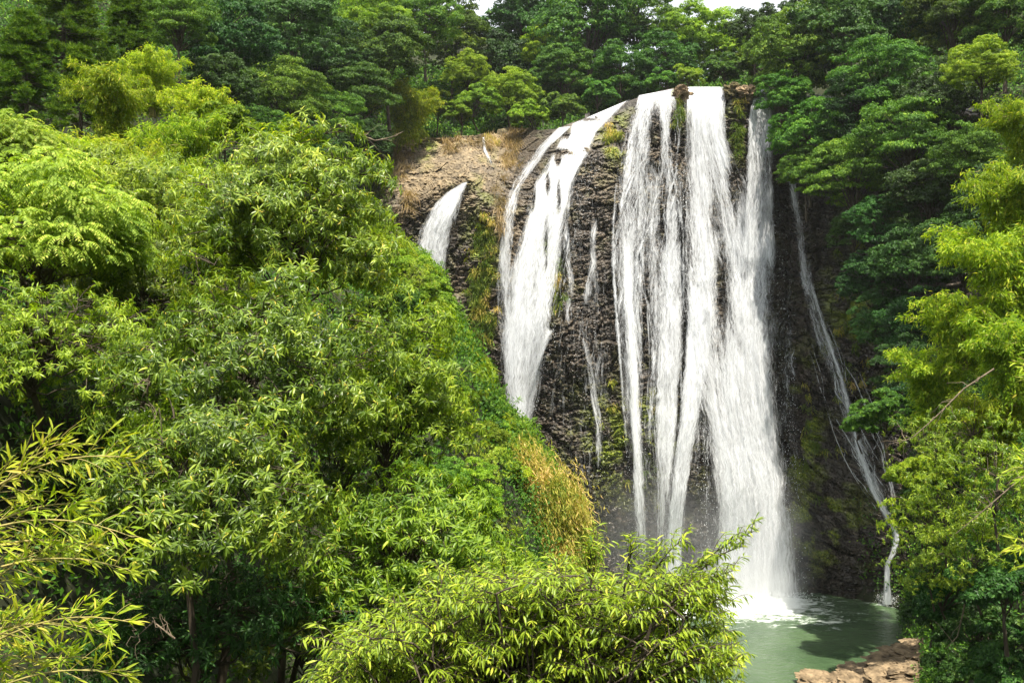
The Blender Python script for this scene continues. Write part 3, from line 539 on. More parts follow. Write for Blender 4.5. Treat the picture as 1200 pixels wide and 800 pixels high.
for s in range(3):
    rg = np.random.default_rng(160 + s); LV, cs, tw = lance_crown(rg, (2.3, 2.3, 2.0), 84, 15, (.33, .58), .19, 8, .32, -.92, full=False, sh=(.05, .15, -.05)[s]); PROTO.setdefault('leafy', []).append((LV.mesh('crown', M['lance_l']), limbs(rg, cs, (0, 0, -2.8), .06).mesh('stem', M['bark']), 2.))
def place(kind, i, P3, s, rz, label, cat='tree', group=None, name=None, sq=1.):
    cm, tm_, R0 = PROTO[kind][i % len(PROTO[kind])]
    names = {'bamboo': ('bamboo_clump', 'foliage', 'culms'), 'shrub': ('shrub', 'crown', 'stem'), 'leafy': ('shrub', 'crown', 'stem'), 'shade_shrub': ('shrub', 'crown', 'stem'), 'gshrub': ('shrub', 'crown', 'stem'), 'yshrub': ('shrub', 'crown', 'stem'), 'cedar': ('cedar_tree', 'crown', 'trunk')}.get(kind, ('broadleaf_tree', 'crown', 'trunk'))
    e = bpy.data.objects.new(name or names[0], None); COL.objects.link(e); e.location = P3; e.rotation_euler = (0, 0, rz); e.scale = (s, s, s * sq); e.empty_display_size = .3
    tag(e, label, cat, group); obj(names[1], cm, e); obj(names[2], tm_, e); return e
def march(px_, py_, Hc, dmin=20, dmax=170):
    D = np.arange(dmin, dmax, .25); x = (px_ - 600) / F * D; z = CAMZ + (400 - py_) / F * D; h = hgt(x, D) + Hc
    k = np.argmax(h > z); return D[k] if (h > z).any() else dmax - 40
cnt = [0]
def tree(px_, py_, rpx, kind, label, dmin=20, D=None, cat=None, group=None, sq=1.):
    """crown centred on this bearing, standing on the slope where that bearing meets it; rpx = apparent radius"""
    R0 = PROTO[kind][0][2]; cnt[0] += 1; i = cnt[0]
    if D is None:
        Dg = 60.
        for _ in range(8):
            s = rpx * Dg / F / R0; Hc = {'bamboo': 3.8 * s}.get(kind, R0 * .9 * s); Dg = .5 * Dg + .5 * march(px_, py_, Hc, dmin)
        D = Dg
    s = rpx * D / F / R0; p = at(px_, py_, D)
    if kind == 'bamboo': s *= 1.3; p[2] -= 4.4 * s
    cat = cat or {'bamboo': 'bamboo', 'shrub': 'shrub', 'leafy': 'shrub', 'shade_shrub': 'shrub', 'gshrub': 'shrub', 'yshrub': 'shrub'}.get(kind, 'tree')
    return place(kind, i, p, s, (i * 2.399) % 6.283, label, cat, group, sq=sq)

# -------- forest: behind the lip
G1 = 'trees of the forest behind the lip'; G2 = 'trees hanging over the right wall'; G3 = 'trees on the back left slope'; G4 = 'plants on the near left slope'; G5 = 'plants on the near right bank'
DB = 108
for a in [
 (560, 120, 26, 'shrub', 'lime green shrub standing on the edge of the tan rock shelf, left of its runnel', 112),
 (512, 128, 24, 'shrub', 'yellow green shrub at the left end of the tan shelf beside drooping dry grass', 113),
 (540, 134, 20, 'shrub', 'low bright shrub in the gap on the shelf edge between two taller ones', 111),
 (598, 108, 36, 'bright', 'rounded light green tree right behind the shelf edge above the tiny runnel', 116),
 (620, 138, 24, 'shrub', 'bright green bush at the right end of the tan shelf, where the left cascade starts', 111),
 (660, 128, 26, 'gshrub', 'mid green bush close above the upper edge of the left cascade', 111),
 (700, 112, 24, 'gshrub', 'small green bush above the top of the left cascade, beside the veil lip', 112),
 (660, 85, 40, 'broad', 'deep green round tree behind the top of the left cascade', 119),
 (585, 70, 52, 'dark', 'shaded dark tree at the back of the hollow behind the tan shelf', 128),
 (548, 88, 30, 'bright', 'pale green domed tree behind the middle of the tan shelf', 119),
 (528, 40, 50, 'broad', 'tall tree with piled green clumps above the left end of the tan shelf', 124),
 (480, 110, 42, 'bamboo', 'feathery yellow green bamboo above the left corner of the rock shelf', 106),
 (620, 20, 62, 'dark', 'dark tree cut by the top of the photo above the back hollow', 134),
 (690, 35, 66, 'broad', 'big tree with light clump tops above the upper end of the left cascade', 124),
 (728, 85, 40, 'broad', 'green tree standing right behind the lip where veil and left cascade part', 117),
 (745, 20, 52, 'broad', 'tall round tree at the top of the photo, left of the patch of sky', 127),
 (780, 68, 44, 'broad', 'round tree behind the lip above the middle veil', 119),
 (800, 42, 44, 'bright', 'light green tree whose top meets the left end of the sky patch', 128),
 (838, 52, 42, 'bright', 'light green tree directly below the middle of the sky patch', 130),
 (870, 68, 36, 'bright', 'pale yellowish tree below the right end of the sky patch', 132),
 (845, 85, 26, 'gshrub', 'low green bush just above the main spout at the lip', 112),
 (805, 92, 20, 'shrub', 'bright small bush above the rock between veil and main spout', 109),
 (775, 97, 20, 'gshrub', 'small dark green bush above the start of the middle veil', 109),
 (885, 78, 28, 'gshrub', 'bush behind the tan boulder on the lip', 113),
 (640, 60, 40, 'bright', 'lighter green crown between the dark hollow tree and the big tree over the cascade', 127)]:
    tree(*a[:5], D=a[5], group=G1)
# -------- right wall forest
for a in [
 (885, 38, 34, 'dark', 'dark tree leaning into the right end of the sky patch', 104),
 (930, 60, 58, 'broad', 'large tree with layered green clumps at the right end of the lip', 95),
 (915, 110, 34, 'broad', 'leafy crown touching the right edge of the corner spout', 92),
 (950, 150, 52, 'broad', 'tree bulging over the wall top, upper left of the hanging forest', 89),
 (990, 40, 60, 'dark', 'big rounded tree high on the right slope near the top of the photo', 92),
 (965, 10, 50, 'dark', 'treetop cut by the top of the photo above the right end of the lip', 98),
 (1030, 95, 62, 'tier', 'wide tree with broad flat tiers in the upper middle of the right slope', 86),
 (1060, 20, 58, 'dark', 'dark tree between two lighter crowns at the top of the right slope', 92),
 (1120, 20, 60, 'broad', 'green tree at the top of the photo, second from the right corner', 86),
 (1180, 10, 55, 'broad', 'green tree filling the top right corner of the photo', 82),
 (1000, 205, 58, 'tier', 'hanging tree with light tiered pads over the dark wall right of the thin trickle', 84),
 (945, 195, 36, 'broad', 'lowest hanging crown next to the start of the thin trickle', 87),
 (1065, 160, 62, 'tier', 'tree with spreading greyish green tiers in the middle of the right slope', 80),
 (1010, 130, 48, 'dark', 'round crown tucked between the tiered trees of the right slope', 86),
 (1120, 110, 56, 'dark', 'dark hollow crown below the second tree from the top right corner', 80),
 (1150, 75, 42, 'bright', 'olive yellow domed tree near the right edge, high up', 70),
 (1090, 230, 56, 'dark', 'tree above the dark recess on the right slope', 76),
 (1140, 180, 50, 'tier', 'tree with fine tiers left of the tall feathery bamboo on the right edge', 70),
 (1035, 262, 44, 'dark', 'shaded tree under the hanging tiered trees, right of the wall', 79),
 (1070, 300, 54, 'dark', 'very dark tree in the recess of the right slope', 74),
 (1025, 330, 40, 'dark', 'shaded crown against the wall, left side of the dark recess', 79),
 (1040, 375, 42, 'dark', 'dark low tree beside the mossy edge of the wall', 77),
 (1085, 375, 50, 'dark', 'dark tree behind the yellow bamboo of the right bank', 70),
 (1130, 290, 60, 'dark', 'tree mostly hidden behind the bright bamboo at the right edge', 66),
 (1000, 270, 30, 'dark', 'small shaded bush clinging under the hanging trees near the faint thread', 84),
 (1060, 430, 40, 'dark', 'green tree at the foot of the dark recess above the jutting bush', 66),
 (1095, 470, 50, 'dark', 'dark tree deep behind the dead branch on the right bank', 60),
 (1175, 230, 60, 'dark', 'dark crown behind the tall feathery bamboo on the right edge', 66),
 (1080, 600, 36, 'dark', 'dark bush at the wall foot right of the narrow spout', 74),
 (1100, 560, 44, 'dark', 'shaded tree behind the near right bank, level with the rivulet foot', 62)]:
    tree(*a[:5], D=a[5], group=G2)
# -------- back left slope
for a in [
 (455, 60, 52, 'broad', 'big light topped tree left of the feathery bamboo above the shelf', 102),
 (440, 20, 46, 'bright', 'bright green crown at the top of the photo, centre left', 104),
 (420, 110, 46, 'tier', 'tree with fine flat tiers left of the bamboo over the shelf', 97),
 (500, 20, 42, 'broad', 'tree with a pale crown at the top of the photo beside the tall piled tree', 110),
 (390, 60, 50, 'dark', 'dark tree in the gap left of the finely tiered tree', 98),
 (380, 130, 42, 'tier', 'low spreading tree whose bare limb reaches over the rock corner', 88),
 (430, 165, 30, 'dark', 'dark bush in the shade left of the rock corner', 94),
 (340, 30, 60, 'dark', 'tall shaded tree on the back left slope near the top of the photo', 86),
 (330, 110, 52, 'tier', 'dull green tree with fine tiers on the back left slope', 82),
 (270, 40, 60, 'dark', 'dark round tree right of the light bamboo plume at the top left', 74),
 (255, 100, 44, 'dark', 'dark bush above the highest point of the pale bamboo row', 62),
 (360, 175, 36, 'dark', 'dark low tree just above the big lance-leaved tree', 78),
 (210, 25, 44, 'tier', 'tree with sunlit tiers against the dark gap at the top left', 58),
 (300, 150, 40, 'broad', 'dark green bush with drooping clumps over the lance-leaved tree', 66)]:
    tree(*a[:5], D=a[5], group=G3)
# -------- upper left
for a in [
 (30, 90, 62, 'cedar', 'dense needle-leaved tree against the left edge near the top', 40),
 (75, 20, 70, 'cedar', 'dark needle-leaved tree filling the top left corner', 46),
 (95, 110, 46, 'cedar', 'needle-leaved tree between the top left corner and the light bamboo', 38),
 (5, 190, 46, 'cedar', 'low needle-leaved tree at the left edge above the pale fronds', 34),
 (150, 45, 50, 'cedar', 'needle-leaved tree right of the top left corner, behind the light bamboo plume', 50),
 (135, 95, 52, 'bamboo', 'tall light bamboo plume rising highest at the upper left', 36),
 (180, 80, 40, 'bamboo', 'slim bamboo plume standing behind the tallest one', 42),
 (150, 165, 66, 'bamboo', 'wide yellow bamboo clump in the middle of the upper left', 31),
 (235, 115, 44, 'bamboo', 'green bamboo plume at the right end of the bamboo row', 36),
 (215, 160, 52, 'bamboo', 'bamboo clump bowing right toward the lance-leaved tree', 33),
 (85, 165, 56, 'bamboo', 'ragged bamboo clump in front of the needle-leaved trees', 30),
 (190, 205, 60, 'bamboo', 'low yellow bamboo clump just above the big left tree', 29),
 (265, 150, 40, 'shrub', 'bright bush filling the end of the bamboo row', 34)]:
    tree(*a[:5], D=a[5], group=G4)
# -------- left spur plants (silhouette along the falls)
for a in [
 (440, 285, 34, 'bright', 'light green bush on the spur, directly left of the far left fall', 52),
 (475, 320, 36, 'bright', 'bush on the spur below the far left fall', 51),
 (500, 345, 30, 'shrub', 'bright bush on the spur crest under the far left fall', 50),
 (514, 396, 26, 'shrub', 'bush on the spur crest beside the mossy rock strip', 50),
 (530, 444, 26, 'gshrub', 'green bush on the spur crest facing the left cascade', 50),
 (556, 474, 24, 'gshrub', 'dark green knob of foliage on the crest by the foot of the left cascade', 50),
 (574, 506, 24, 'shrub', 'round bright bush at the foot of the left cascade', 49),
 (492, 322, 20, 'leafy', 'leafy shrub on the crest right below the bottom of the far left fall', 48),
 (556, 462, 14, 'bamboo', 'small bamboo tuft poking out of the crest in front of the left cascade', 47),
 (518, 378, 14, 'bamboo', 'small bamboo tuft poking out of the crest in front of the mossy strip', 47),
 (508, 362, 22, 'leafy', 'small leafy shrub high on the spur crest beside the mossy strip', 49.5),
 (530, 402, 20, 'leafy', 'leafy shrub on the crest, level with the top of the white kick', 49.5),
 (546, 446, 20, 'leafy', 'shrub on the crest against the lower left cascade', 49.5),
 (572, 486, 17, 'gshrub', 'small dark green shrub on the crest touching the foot of the left cascade', 49),
 (588, 522, 20, 'leafy', 'shrub on the crest where the golden grass begins', 49),
 (610, 556, 15, 'yshrub', 'small yellow green shrub inside the golden grass', 48.5),
 (668, 668, 18, 'leafy', 'shrub at the lower tip of the golden grass, beside the dark wall', 48),
 (575, 548, 26, 'leafy', 'leafy shrub left of the upper golden grass', None),
 (562, 590, 30, 'bright', 'light green tree left of the middle of the golden grass', None),
 (588, 615, 24, 'leafy', 'leafy shrub touching the left side of the golden grass', None),
 (548, 545, 28, 'leafy', 'shrub a step further left of the upper golden grass', None),
 (600, 660, 28, 'bright', 'light green tree below the golden grass, above the near treetop', None),
 (387, 345, 26, 'leafy', 'small light shrub filling the gap between the big near crowns', None),
 (560, 520, 36, 'bright', 'bright tree on the spur below the left cascade foot', 46),
 (520, 470, 40, 'bright', 'leafy tree behind the lance-leaved tree on the spur', 44),
 (490, 400, 42, 'bright', 'light tree halfway up the spur', 45),
 (455, 350, 40, 'broad', 'green tree on the spur just right of the big left tree', 42),
 (590, 545, 20, 'yshrub', 'yellowing bush at the upper left of the golden grass', 48),
 (545, 580, 44, 'bright', 'green tree left of the golden grass', 40),
 (500, 560, 46, 'broad', 'deep green tree low on the spur behind the near branches', 38),
 (560, 640, 34, 'bright', 'bush under the golden grass near its left side', 42),
 (470, 500, 40, 'bright', 'crown behind the right side of the big lance-leaved tree', 38),
 (630, 690, 34, 'gshrub', 'bush at the foot of the golden grass', 44),
 (560, 680, 46, 'bright', 'green tree just above the near bottom treetop', 36),
 (410, 250, 36, 'bright', 'light tree on the crest of the spur left of the rock corner', 54),
 (450, 640, 60, 'broad', 'shaded green tree low in the gap behind the near branches', 28)]:
    tree(*a[:5], D=a[5], group='plants on the grassy spur')
# -------- near right bank
for a in [
 (1190, 200, 62, 'bamboo', 'tall feathery bamboo bending in from the right edge at mid height of the forest', 34),
 (1200, 130, 46, 'bamboo', 'golden bamboo top at the right edge below the olive tree', 38),
 (1180, 290, 66, 'bamboo', 'feathery bamboo right below the tallest one on the right edge', 33),
 (1130, 345, 62, 'bamboo', 'bright yellow bamboo whose plume reaches furthest out at the recess', 34),
 (1185, 390, 60, 'bamboo', 'bamboo at the right edge level with the yellow plume foot', 30),
 (1095, 430, 52, 'bamboo', 'bamboo plume hanging left over the dead branch', 35),
 (1160, 460, 60, 'bamboo', 'bamboo clump behind the upper dead branch near the right edge', 31),
 (1040, 488, 40, 'gshrub', 'blue green bush jutting out over the lacy rivulet', 44),
 (1010, 500, 24, 'gshrub', 'tip of the blue green bush reaching furthest left over the rivulet', 46),
 (1085, 520, 40, 'leafy', 'green bush under the hanging bamboo plume', 42),
 (1110, 600, 56, 'leafy', 'bright round bush at the middle of the right bank above the pool', 31),
 (1075, 560, 34, 'yshrub', 'yellow tipped spray sticking out left over the dark gap', 34),
 (1170, 560, 60, 'leafy', 'leafy bush at the right edge above the bank hollow', 28),
 (1095, 660, 40, 'leafy', 'bush bulging left at the pool end of the right bank', 32),
 (1130, 720, 52, 'shade_shrub', 'dark green bush above the tan rocks by the pool', 34),
 (1180, 690, 60, 'shade_shrub', 'dark bush at the right edge near the bottom', 28),
 (1180, 780, 60, 'shade_shrub', 'bush in the bottom right corner', 30),
 (1150, 650, 50, 'leafy', 'leafy bush between the hanging twig and the right edge', 29),
 (1115, 690, 40, 'shade_shrub', 'dark bush around the forked bare twig', 33),
 (1150, 745, 50, 'shade_shrub', 'dark bush low on the bank, second from the bottom right corner', 31),
 (1090, 720, 30, 'shade_shrub', 'low dark bush right behind the tallest tan rock', 40),
 (1140, 510, 50, 'leafy', 'yellow green bush between the two bare branches', 30),
 (1085, 600, 34, 'leafy', 'bush tip leaning left toward the narrow spout', 34),
 (1125, 785, 40, 'shade_shrub', 'shaded bush at the bottom right beside the tan rocks', 38)]:
    tree(*a[:5], D=a[5], group=G5)

# ------------------------------------------------------------------ undergrowth (uncountable)
rg = np.random.default_rng(300)
N_ = 110000; ux = rg.uniform(-62, 62, N_); uy = rg.uniform(9, 135, N_); uz = hgt(ux, uy)
pxp = 600 + ux / uy * F; pyp = 400 - (uz - CAMZ) / uy * F
sl = np.hypot(hgt(ux + .5, uy) - uz, hgt(ux, uy + .5) - uz) * 2
ok = (pxp > -60) & (pxp < 1260) & (pyp > -80) & (pyp < 880) & (uz > .8) & (rg.random(N_) < np.minimum(1, (.35 + .25 * sl))) & ~((pxp > 425) & (pxp < 1010) & (uy > 84) & (uy < 108) & (ux > -16))
ux, uy, uz = ux[ok][:34000], uy[ok][:34000], uz[ok][:34000]; m = len(ux); per = 20; ci = np.repeat(np.arange(m), per); n = m * per
e_ = .6; gxn = -(hgt(ux + e_, uy) - hgt(ux - e_, uy)) / (2 * e_); gyn = -(hgt(ux, uy + e_) - hgt(ux, uy - e_)) / (2 * e_); NN = nrm(np.stack([gxn, gyn, np.ones(m)], -1))
d = rdir(n, rg); rad = rg.uniform(.5, 1.1, m); pos = np.stack([ux, uy, uz], -1)[ci] + NN[ci] * .4 + d * rad[ci][:, None] * rg.uniform(.4, 1, n)[:, None]
nor = nrm(d * .4 + NN[ci] * .5 + np.array([0, 0, .6]) + rg.normal(size=(n, 3)) * .35); sc_ = (.10 + .0022 * uy)[ci] * rg.uniform(.7, 1.3, n)
LV = Leaves(); LV.add(pos, rdir(n, rg) + np.array([0, 0, -.3]), nor, sc_, sc_ * .5, np.clip(.42 + rg.normal(size=n) * .2 + (rg.random(m)[ci] - .5) * .4, 0, 1))
tag(obj('undergrowth', LV.mesh('undergrowth', M['broad'])), kind='stuff')

# ------------------------------------------------------------------ grasses
def hit(pxs, pys, dmin=25):
    D = np.arange(dmin, 100, .5); out_ = np.zeros((len(pxs), 3)); 
    for i, (a, b) in enumerate(zip(pxs, pys)):
        x = (a - 600) / F * D; z = CAMZ + (400 - b) / F * D; k = np.argmax(hgt(x, D) > z); kk = D[k] if (hgt(x, D) > z).any() else -1
        out_[i] = at(a, b, kk) if kk > 0 else (0, 0, -99)
    return out_
def tufts(name, ctr, per, L, mat, rng, kind='stuff', spread=.3, w=.03, outd=(0.35, -.8, 0), tshift=0.):
    m = len(ctr); ci = np.repeat(np.arange(m), per); n = m * per; LV = Leaves()
    base = ctr[ci] + rng.normal(size=(n, 3)) * spread * .5
    ax = rng.normal(size=(n, 3)) * .5 + np.array(outd) * .8 + np.array([0, 0, .75]); ax = nrm(ax); l = L * rng.uniform(.5, 1.2, n)
    t = np.clip(.5 + rng.normal(size=n) * .2 + (rng.random(m)[ci] - .5) * .4 + (vn(ctr[:, 0] * .9, ctr[:, 2] * .7, 4)[ci] - .5) * 1.1 + tshift, 0, 1)
    # blade = two leaf pieces: rise then droop
    LV.add(base, ax, nrm(np.cross(ax, rdir(n, rng))), l * .6, w, t, droop=.1)
    p2 = base + ax * (l * .35)[:, None]; ax2 = nrm(ax * .7 + np.array([0, 0, -.95]) + np.array(outd) * .3); LV.add(p2, ax2, nrm(np.cross(ax2, rdir(n, rng))), l * .85, w, t, droop=.3)
    return tag(obj(name, LV.mesh(name, mat)), kind=kind)
rg = np.random.default_rng(310)
# golden grass on the spur, above the pool
poly = [(612, 545, 12), (618, 565, 18), (632, 590, 26), (640, 615, 32), (650, 640, 34), (652, 665, 34), (640, 690, 34), (622, 600, 30), (600, 640, 22), (664, 600, 12), (672, 640, 12), (655, 590, 12)]
cc = []
for (a, b, r) in poly:
    for _ in range(48): cc.append((a - 8 + rg.normal() * r * .55, b + rg.normal() * r * .5))
cc = np.array(cc)
# a rocky grassy shoulder that the tufts grow from
sh_c = [(at(652, 598, 50), 1.5), (at(660, 640, 50), 1.5), (at(608, 560, 50), 1.5), (at(582, 502, 50.5), 1.3), (at(562, 522, 50), 2.6), (at(588, 577, 50), 2.6), (at(610, 628, 50), 3.1), (at(622, 682, 49), 3.6), (at(526, 476, 51), 2.5), (at(510, 424, 52), 2.3), (at(600, 740, 49), 4.6), (at(497, 377, 53), 2.2), (at(560, 600, 50), 4.5), (at(480, 335, 54), 2.2)]
def blob(c, r, rng, sq=(1, 1, 1.2), n=40, rough=.22):
    th = np.linspace(0, np.pi, n)[:, None]; ph = np.linspace(0, 2 * np.pi, n * 2)[None]
    d = np.stack([np.sin(th) * np.cos(ph), np.sin(th) * np.sin(ph), np.cos(th) + 0 * ph], -1)
    f1_, f2_, c_, _, _ = voro(d[..., 0] * 2.1 + d[..., 2] * 1.3 + c[0], d[..., 1] * 1.7 + d[..., 2] * 2.3 + c[2], int(abs(c[0] * 7)) % 50)
    rr = r * (1 + rough * .35 * (fbm(d[..., 0] * 7 + d[..., 2] * 5, d[..., 1] * 7 - d[..., 2] * 6, 13) - .5) + rough * (c_ - .5) + rough * .8 * (fbm(d[..., 0] * 2 + c[1] + d[..., 2], d[..., 1] * 2 + d[..., 2] * 2, 3) - .5) * 2)
    return c + d * rr[..., None] * np.array(sq)
M['bankrock'] = simple('spur_soil', (.05, .045, .02), (.16, .13, .06), 2, .9, .8)
Vv = []; q_ = []; vo = 0
for c_, r_ in sh_c:
    Bg = blob(c_ + np.array([-.6, r_ * .9, -.8]), r_, rg, rough=.10); n_, m_ = Bg.shape[:2]; idx = np.arange(n_ * m_).reshape(n_, m_) + vo
    q_.append(np.stack([idx[:-1, :-1], idx[1:, :-1], idx[1:, 1:], idx[:-1, 1:]], -1).reshape(-1)); Vv.append(Bg.reshape(-1, 3)); vo += n_ * m_
q_ = np.concatenate(q_); tag(obj('spur_terrain', mesh('spur_terrain', np.concatenate(Vv), q_, np.arange(0, len(q_), 4), M['bankrock'], smooth=True)), kind='structure')
def on_blobs(pp):
    """drop image bearings onto the shoulder"""
    res = []
    for a, b in pp:
        best = None
        for c_, r_ in sh_c:
            c0 = c_ + np.array([-.6, r_ * .9, -.8]); o_ = np.array([0, 0, CAMZ]); sc3 = np.array([1, 1, 1.2]); dr = (at(a, b, 1.) - o_) / sc3; oc = (o_ - c0) / sc3
            A_ = dr @ dr; B_ = 2 * dr @ oc; C_ = oc @ oc - r_ * r_; dis = B_ * B_ - 4 * A_ * C_
            if dis > 0:
                t_ = (-B_ - math.sqrt(dis)) / (2 * A_)
                if best is None or t_ < best: best = t_
        if best: res.append(at(a, b, best - .1))
        else: res.append(at(a, b, 51.5) )
    return np.array(res)
bc = []
for c_, r_ in sh_c:
    dd_ = rdir(1500, rg); dd_[:, 2] = np.abs(dd_[:, 2] + .2) - .2; dd_[:, 1] -= .3; dd_ = nrm(dd_); bc.append(c_ + np.array([-.6, r_ * .9, -.8]) + dd_ * r_ * rg.uniform(1.02, 1.2, (1500, 1)) * np.array([1, 1, 1.2]))
bc = np.concatenate(bc); bx = 600 + bc[:, 0] / bc[:, 1] * F; by = 400 - (bc[:, 2] - CAMZ) / bc[:, 1] * F
gd = np.min([np.hypot(bx - a, by - b) / r for a, b, r in poly], 0); bc = bc[(gd > 1.0) | (rg.random(len(bc)) < .4)]; m = len(bc); ci = np.repeat(np.arange(m), 16); n = m * 16; dl = rdir(n, rg)
LV = Leaves(); LV.add(bc[ci] + dl * .32 * rg.random((n, 1)), rdir(n, rg) + np.array([0, 0, -.3]), nrm(dl * .4 + np.array([.1, -.3, .7]) + rg.normal(size=(n, 3)) * .35), rg.uniform(.12, .24, n), .09, np.clip(.45 + rg.normal(size=n) * .18 + (rg.random(m)[ci] - .5) * .4, 0, 1))
q3 = bc[::2] + rg.normal(size=bc[::2].shape) * .25; rosettes(LV, q3, nrm(rdir(len(q3), rg) + np.array([.3, -.5, .8])), rg, 9, .30, .2, False)
tag(obj('spur_undergrowth', LV.mesh('spur_undergrowth', M['bright'])), kind='stuff')
tufts('golden_grass', on_blobs(cc), 110, .5, M['gold'], rg, outd=(.15, -.4, -.25), tshift=.0, spread=1.0, w=.05)
cc = []
for (a, b, r) in [(500, 360, 10), (480, 335, 12), (550, 430, 10), (580, 540, 26), (560, 500, 22), (570, 590, 24), (450, 300, 22)]:
    for _ in range(26): cc.append((a + rg.normal() * r * .6, b + rg.normal() * r * .5))
tufts('green_grass', on_blobs(cc), 60, 1.1, M['bamboo'], rg, outd=(.5, -.6, -.2), w=.035)
# dry grass on rock corner, shelf
def oncliff(pp, o=.3): return np.array([at(a, b, float(cliffD(a, b)) - o) for a, b in pp])
cc = [(a + rg.normal() * r * .5, b + rg.normal() * s) for (a, b, r, s, n) in [(455, 178, 16, 8, 34), (466, 192, 12, 8, 16), (450, 205, 12, 12, 18), (597, 182, 12, 9, 26), (602, 165, 12, 5, 18), (560, 166, 26, 2, 8), (525, 172, 10, 4, 5), (478, 235, 4, 6, 5), (585, 235, 12, 20, 8)] for _ in range(n)]
tufts('dry_grass', oncliff(cc), 40, 1.5, M['straw'], rg, outd=(.3, -.6, -.5), w=.05, tshift=.1)
cc = [(a + rg.normal() * r * .5, b + rg.normal() * s) for (a, b, r, s, n) in [(566, 290, 14, 20, 50), (563, 340, 16, 22, 60), (560, 380, 16, 14, 40), (440, 225, 14, 16, 40), (865, 150, 8, 18, 14), (792, 128, 6, 12, 10), (655, 335, 6, 14, 14), (718, 160, 10, 14, 16), (948, 520, 14, 30, 16), (740, 500, 50, 40, 14), (1000, 400, 26, 60, 30), (575, 165, 8, 3, 12)] for _ in range(n)]
tufts('moss_and_fern_tufts', oncliff(cc, .15), 36, .65, M['gold'], rg, outd=(.1, -.5, -.7), w=.06, tshift=-.35)

# ------------------------------------------------------------------ near trees (built one by one)
def near_tree(name, label, centre, crown, rootd, r0, leafm, barkm='bark', tw=(), cat='tree', group=None, twr=.012):
    LV, cs = crown
    c = np.asarray(centre, float); gx_, gy_ = c[0] + rootd[0], c[1] + rootd[1]; gz = float(hgt(gx_, gy_)) - .4
    e = bpy.data.objects.new(name, None); COL.objects.link(e); e.location = (gx_, gy_, gz); tag(e, label, cat, group)
    off = c - np.array([gx_, gy_, gz]); rg_ = np.random.default_rng(abs(hash(name + str(round(c[0], 2)))) % 1000 if False else int(abs(c[0] * 31 + c[1] * 7)) % 997)
    tb = Tubes(); top = off + np.array([0, 0, .2]); tr = bez((0, 0, 0), top, 0, 8, .12, rg_); tb.add(tr, r0, r0 * .4, 9)
    for q in cs[::max(1, len(cs) // 46)]:
        hh = max(1.2, float(np.abs(cs[:, 2]).max()) * 1.1); a = tr[7] + (tr[6] - tr[7]) / np.linalg.norm(tr[6] - tr[7]) * rg_.uniform(0, hh); tb.add(bez(a, q + off, rg_.uniform(-.1, .35), 7, .07, rg_), r0 * .2, r0 * .05, 5)
    for a, b in tw: tb.add(bez(a + off, b + off, .05, 4), twr, twr * .4, 3)
    lv = obj('crown', LV.mesh('crown', M[leafm]), e, off); obj('trunk', tb.mesh('trunk', M[barkm]), e); return e
G6 = 'near trees on the left slope'
def lance_tree(label, px_, py_, D, rx, rz_, npads, ros, ll, seed, leafm='lance', padr=(.42, .78), nl=12, lw=.19, full=True, rootd=(-1, 1), sh=0., name='lance_leaved_tree', zlo=-.55):
    rg_ = np.random.default_rng(seed); k = D / F; Rv = (rx * k, rx * k * .8, rz_ * k)
    LV, cs, tw = lance_crown(rg_, Rv, npads, ros, padr, ll, nl, lw, zlo, full=full, sh=sh)
    return near_tree(name, label, at(px_, py_, D), (LV, cs), rootd, .035 * rx * k + .04, leafm, tw=tw[::2], group=G6)
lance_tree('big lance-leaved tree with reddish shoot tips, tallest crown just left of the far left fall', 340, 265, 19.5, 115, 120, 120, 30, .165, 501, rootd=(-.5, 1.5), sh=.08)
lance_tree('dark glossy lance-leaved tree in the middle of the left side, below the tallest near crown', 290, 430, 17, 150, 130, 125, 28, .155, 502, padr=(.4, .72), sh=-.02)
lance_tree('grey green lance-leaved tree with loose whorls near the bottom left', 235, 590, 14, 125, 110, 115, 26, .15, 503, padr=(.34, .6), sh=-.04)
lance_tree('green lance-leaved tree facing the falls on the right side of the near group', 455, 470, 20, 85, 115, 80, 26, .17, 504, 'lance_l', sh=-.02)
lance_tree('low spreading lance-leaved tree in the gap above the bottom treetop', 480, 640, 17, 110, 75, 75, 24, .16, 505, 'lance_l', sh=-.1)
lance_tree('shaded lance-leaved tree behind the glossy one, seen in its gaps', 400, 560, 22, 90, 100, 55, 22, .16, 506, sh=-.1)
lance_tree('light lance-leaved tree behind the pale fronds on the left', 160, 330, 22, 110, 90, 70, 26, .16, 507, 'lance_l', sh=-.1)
lance_tree('dark undergrowth tree filling the bottom left behind the bamboo sprays', 250, 740, 15.5, 150, 75, 65, 20, .15, 508, 'dark', sh=-.1)  # dark leaf colour paints the shade of the lower left hollow
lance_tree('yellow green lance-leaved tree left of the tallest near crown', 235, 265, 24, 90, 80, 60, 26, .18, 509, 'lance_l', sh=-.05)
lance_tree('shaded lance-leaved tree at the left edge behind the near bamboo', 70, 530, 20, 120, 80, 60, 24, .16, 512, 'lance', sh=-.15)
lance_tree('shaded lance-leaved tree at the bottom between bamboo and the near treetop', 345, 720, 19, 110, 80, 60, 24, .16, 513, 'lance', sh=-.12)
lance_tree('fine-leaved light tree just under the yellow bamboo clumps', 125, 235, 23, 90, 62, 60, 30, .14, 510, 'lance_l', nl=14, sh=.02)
lance_tree('fine-leaved light tree at the left edge above the near bamboo', 60, 405, 17, 110, 80, 70, 30, .12, 511, 'lance_l', nl=14, sh=-.04)
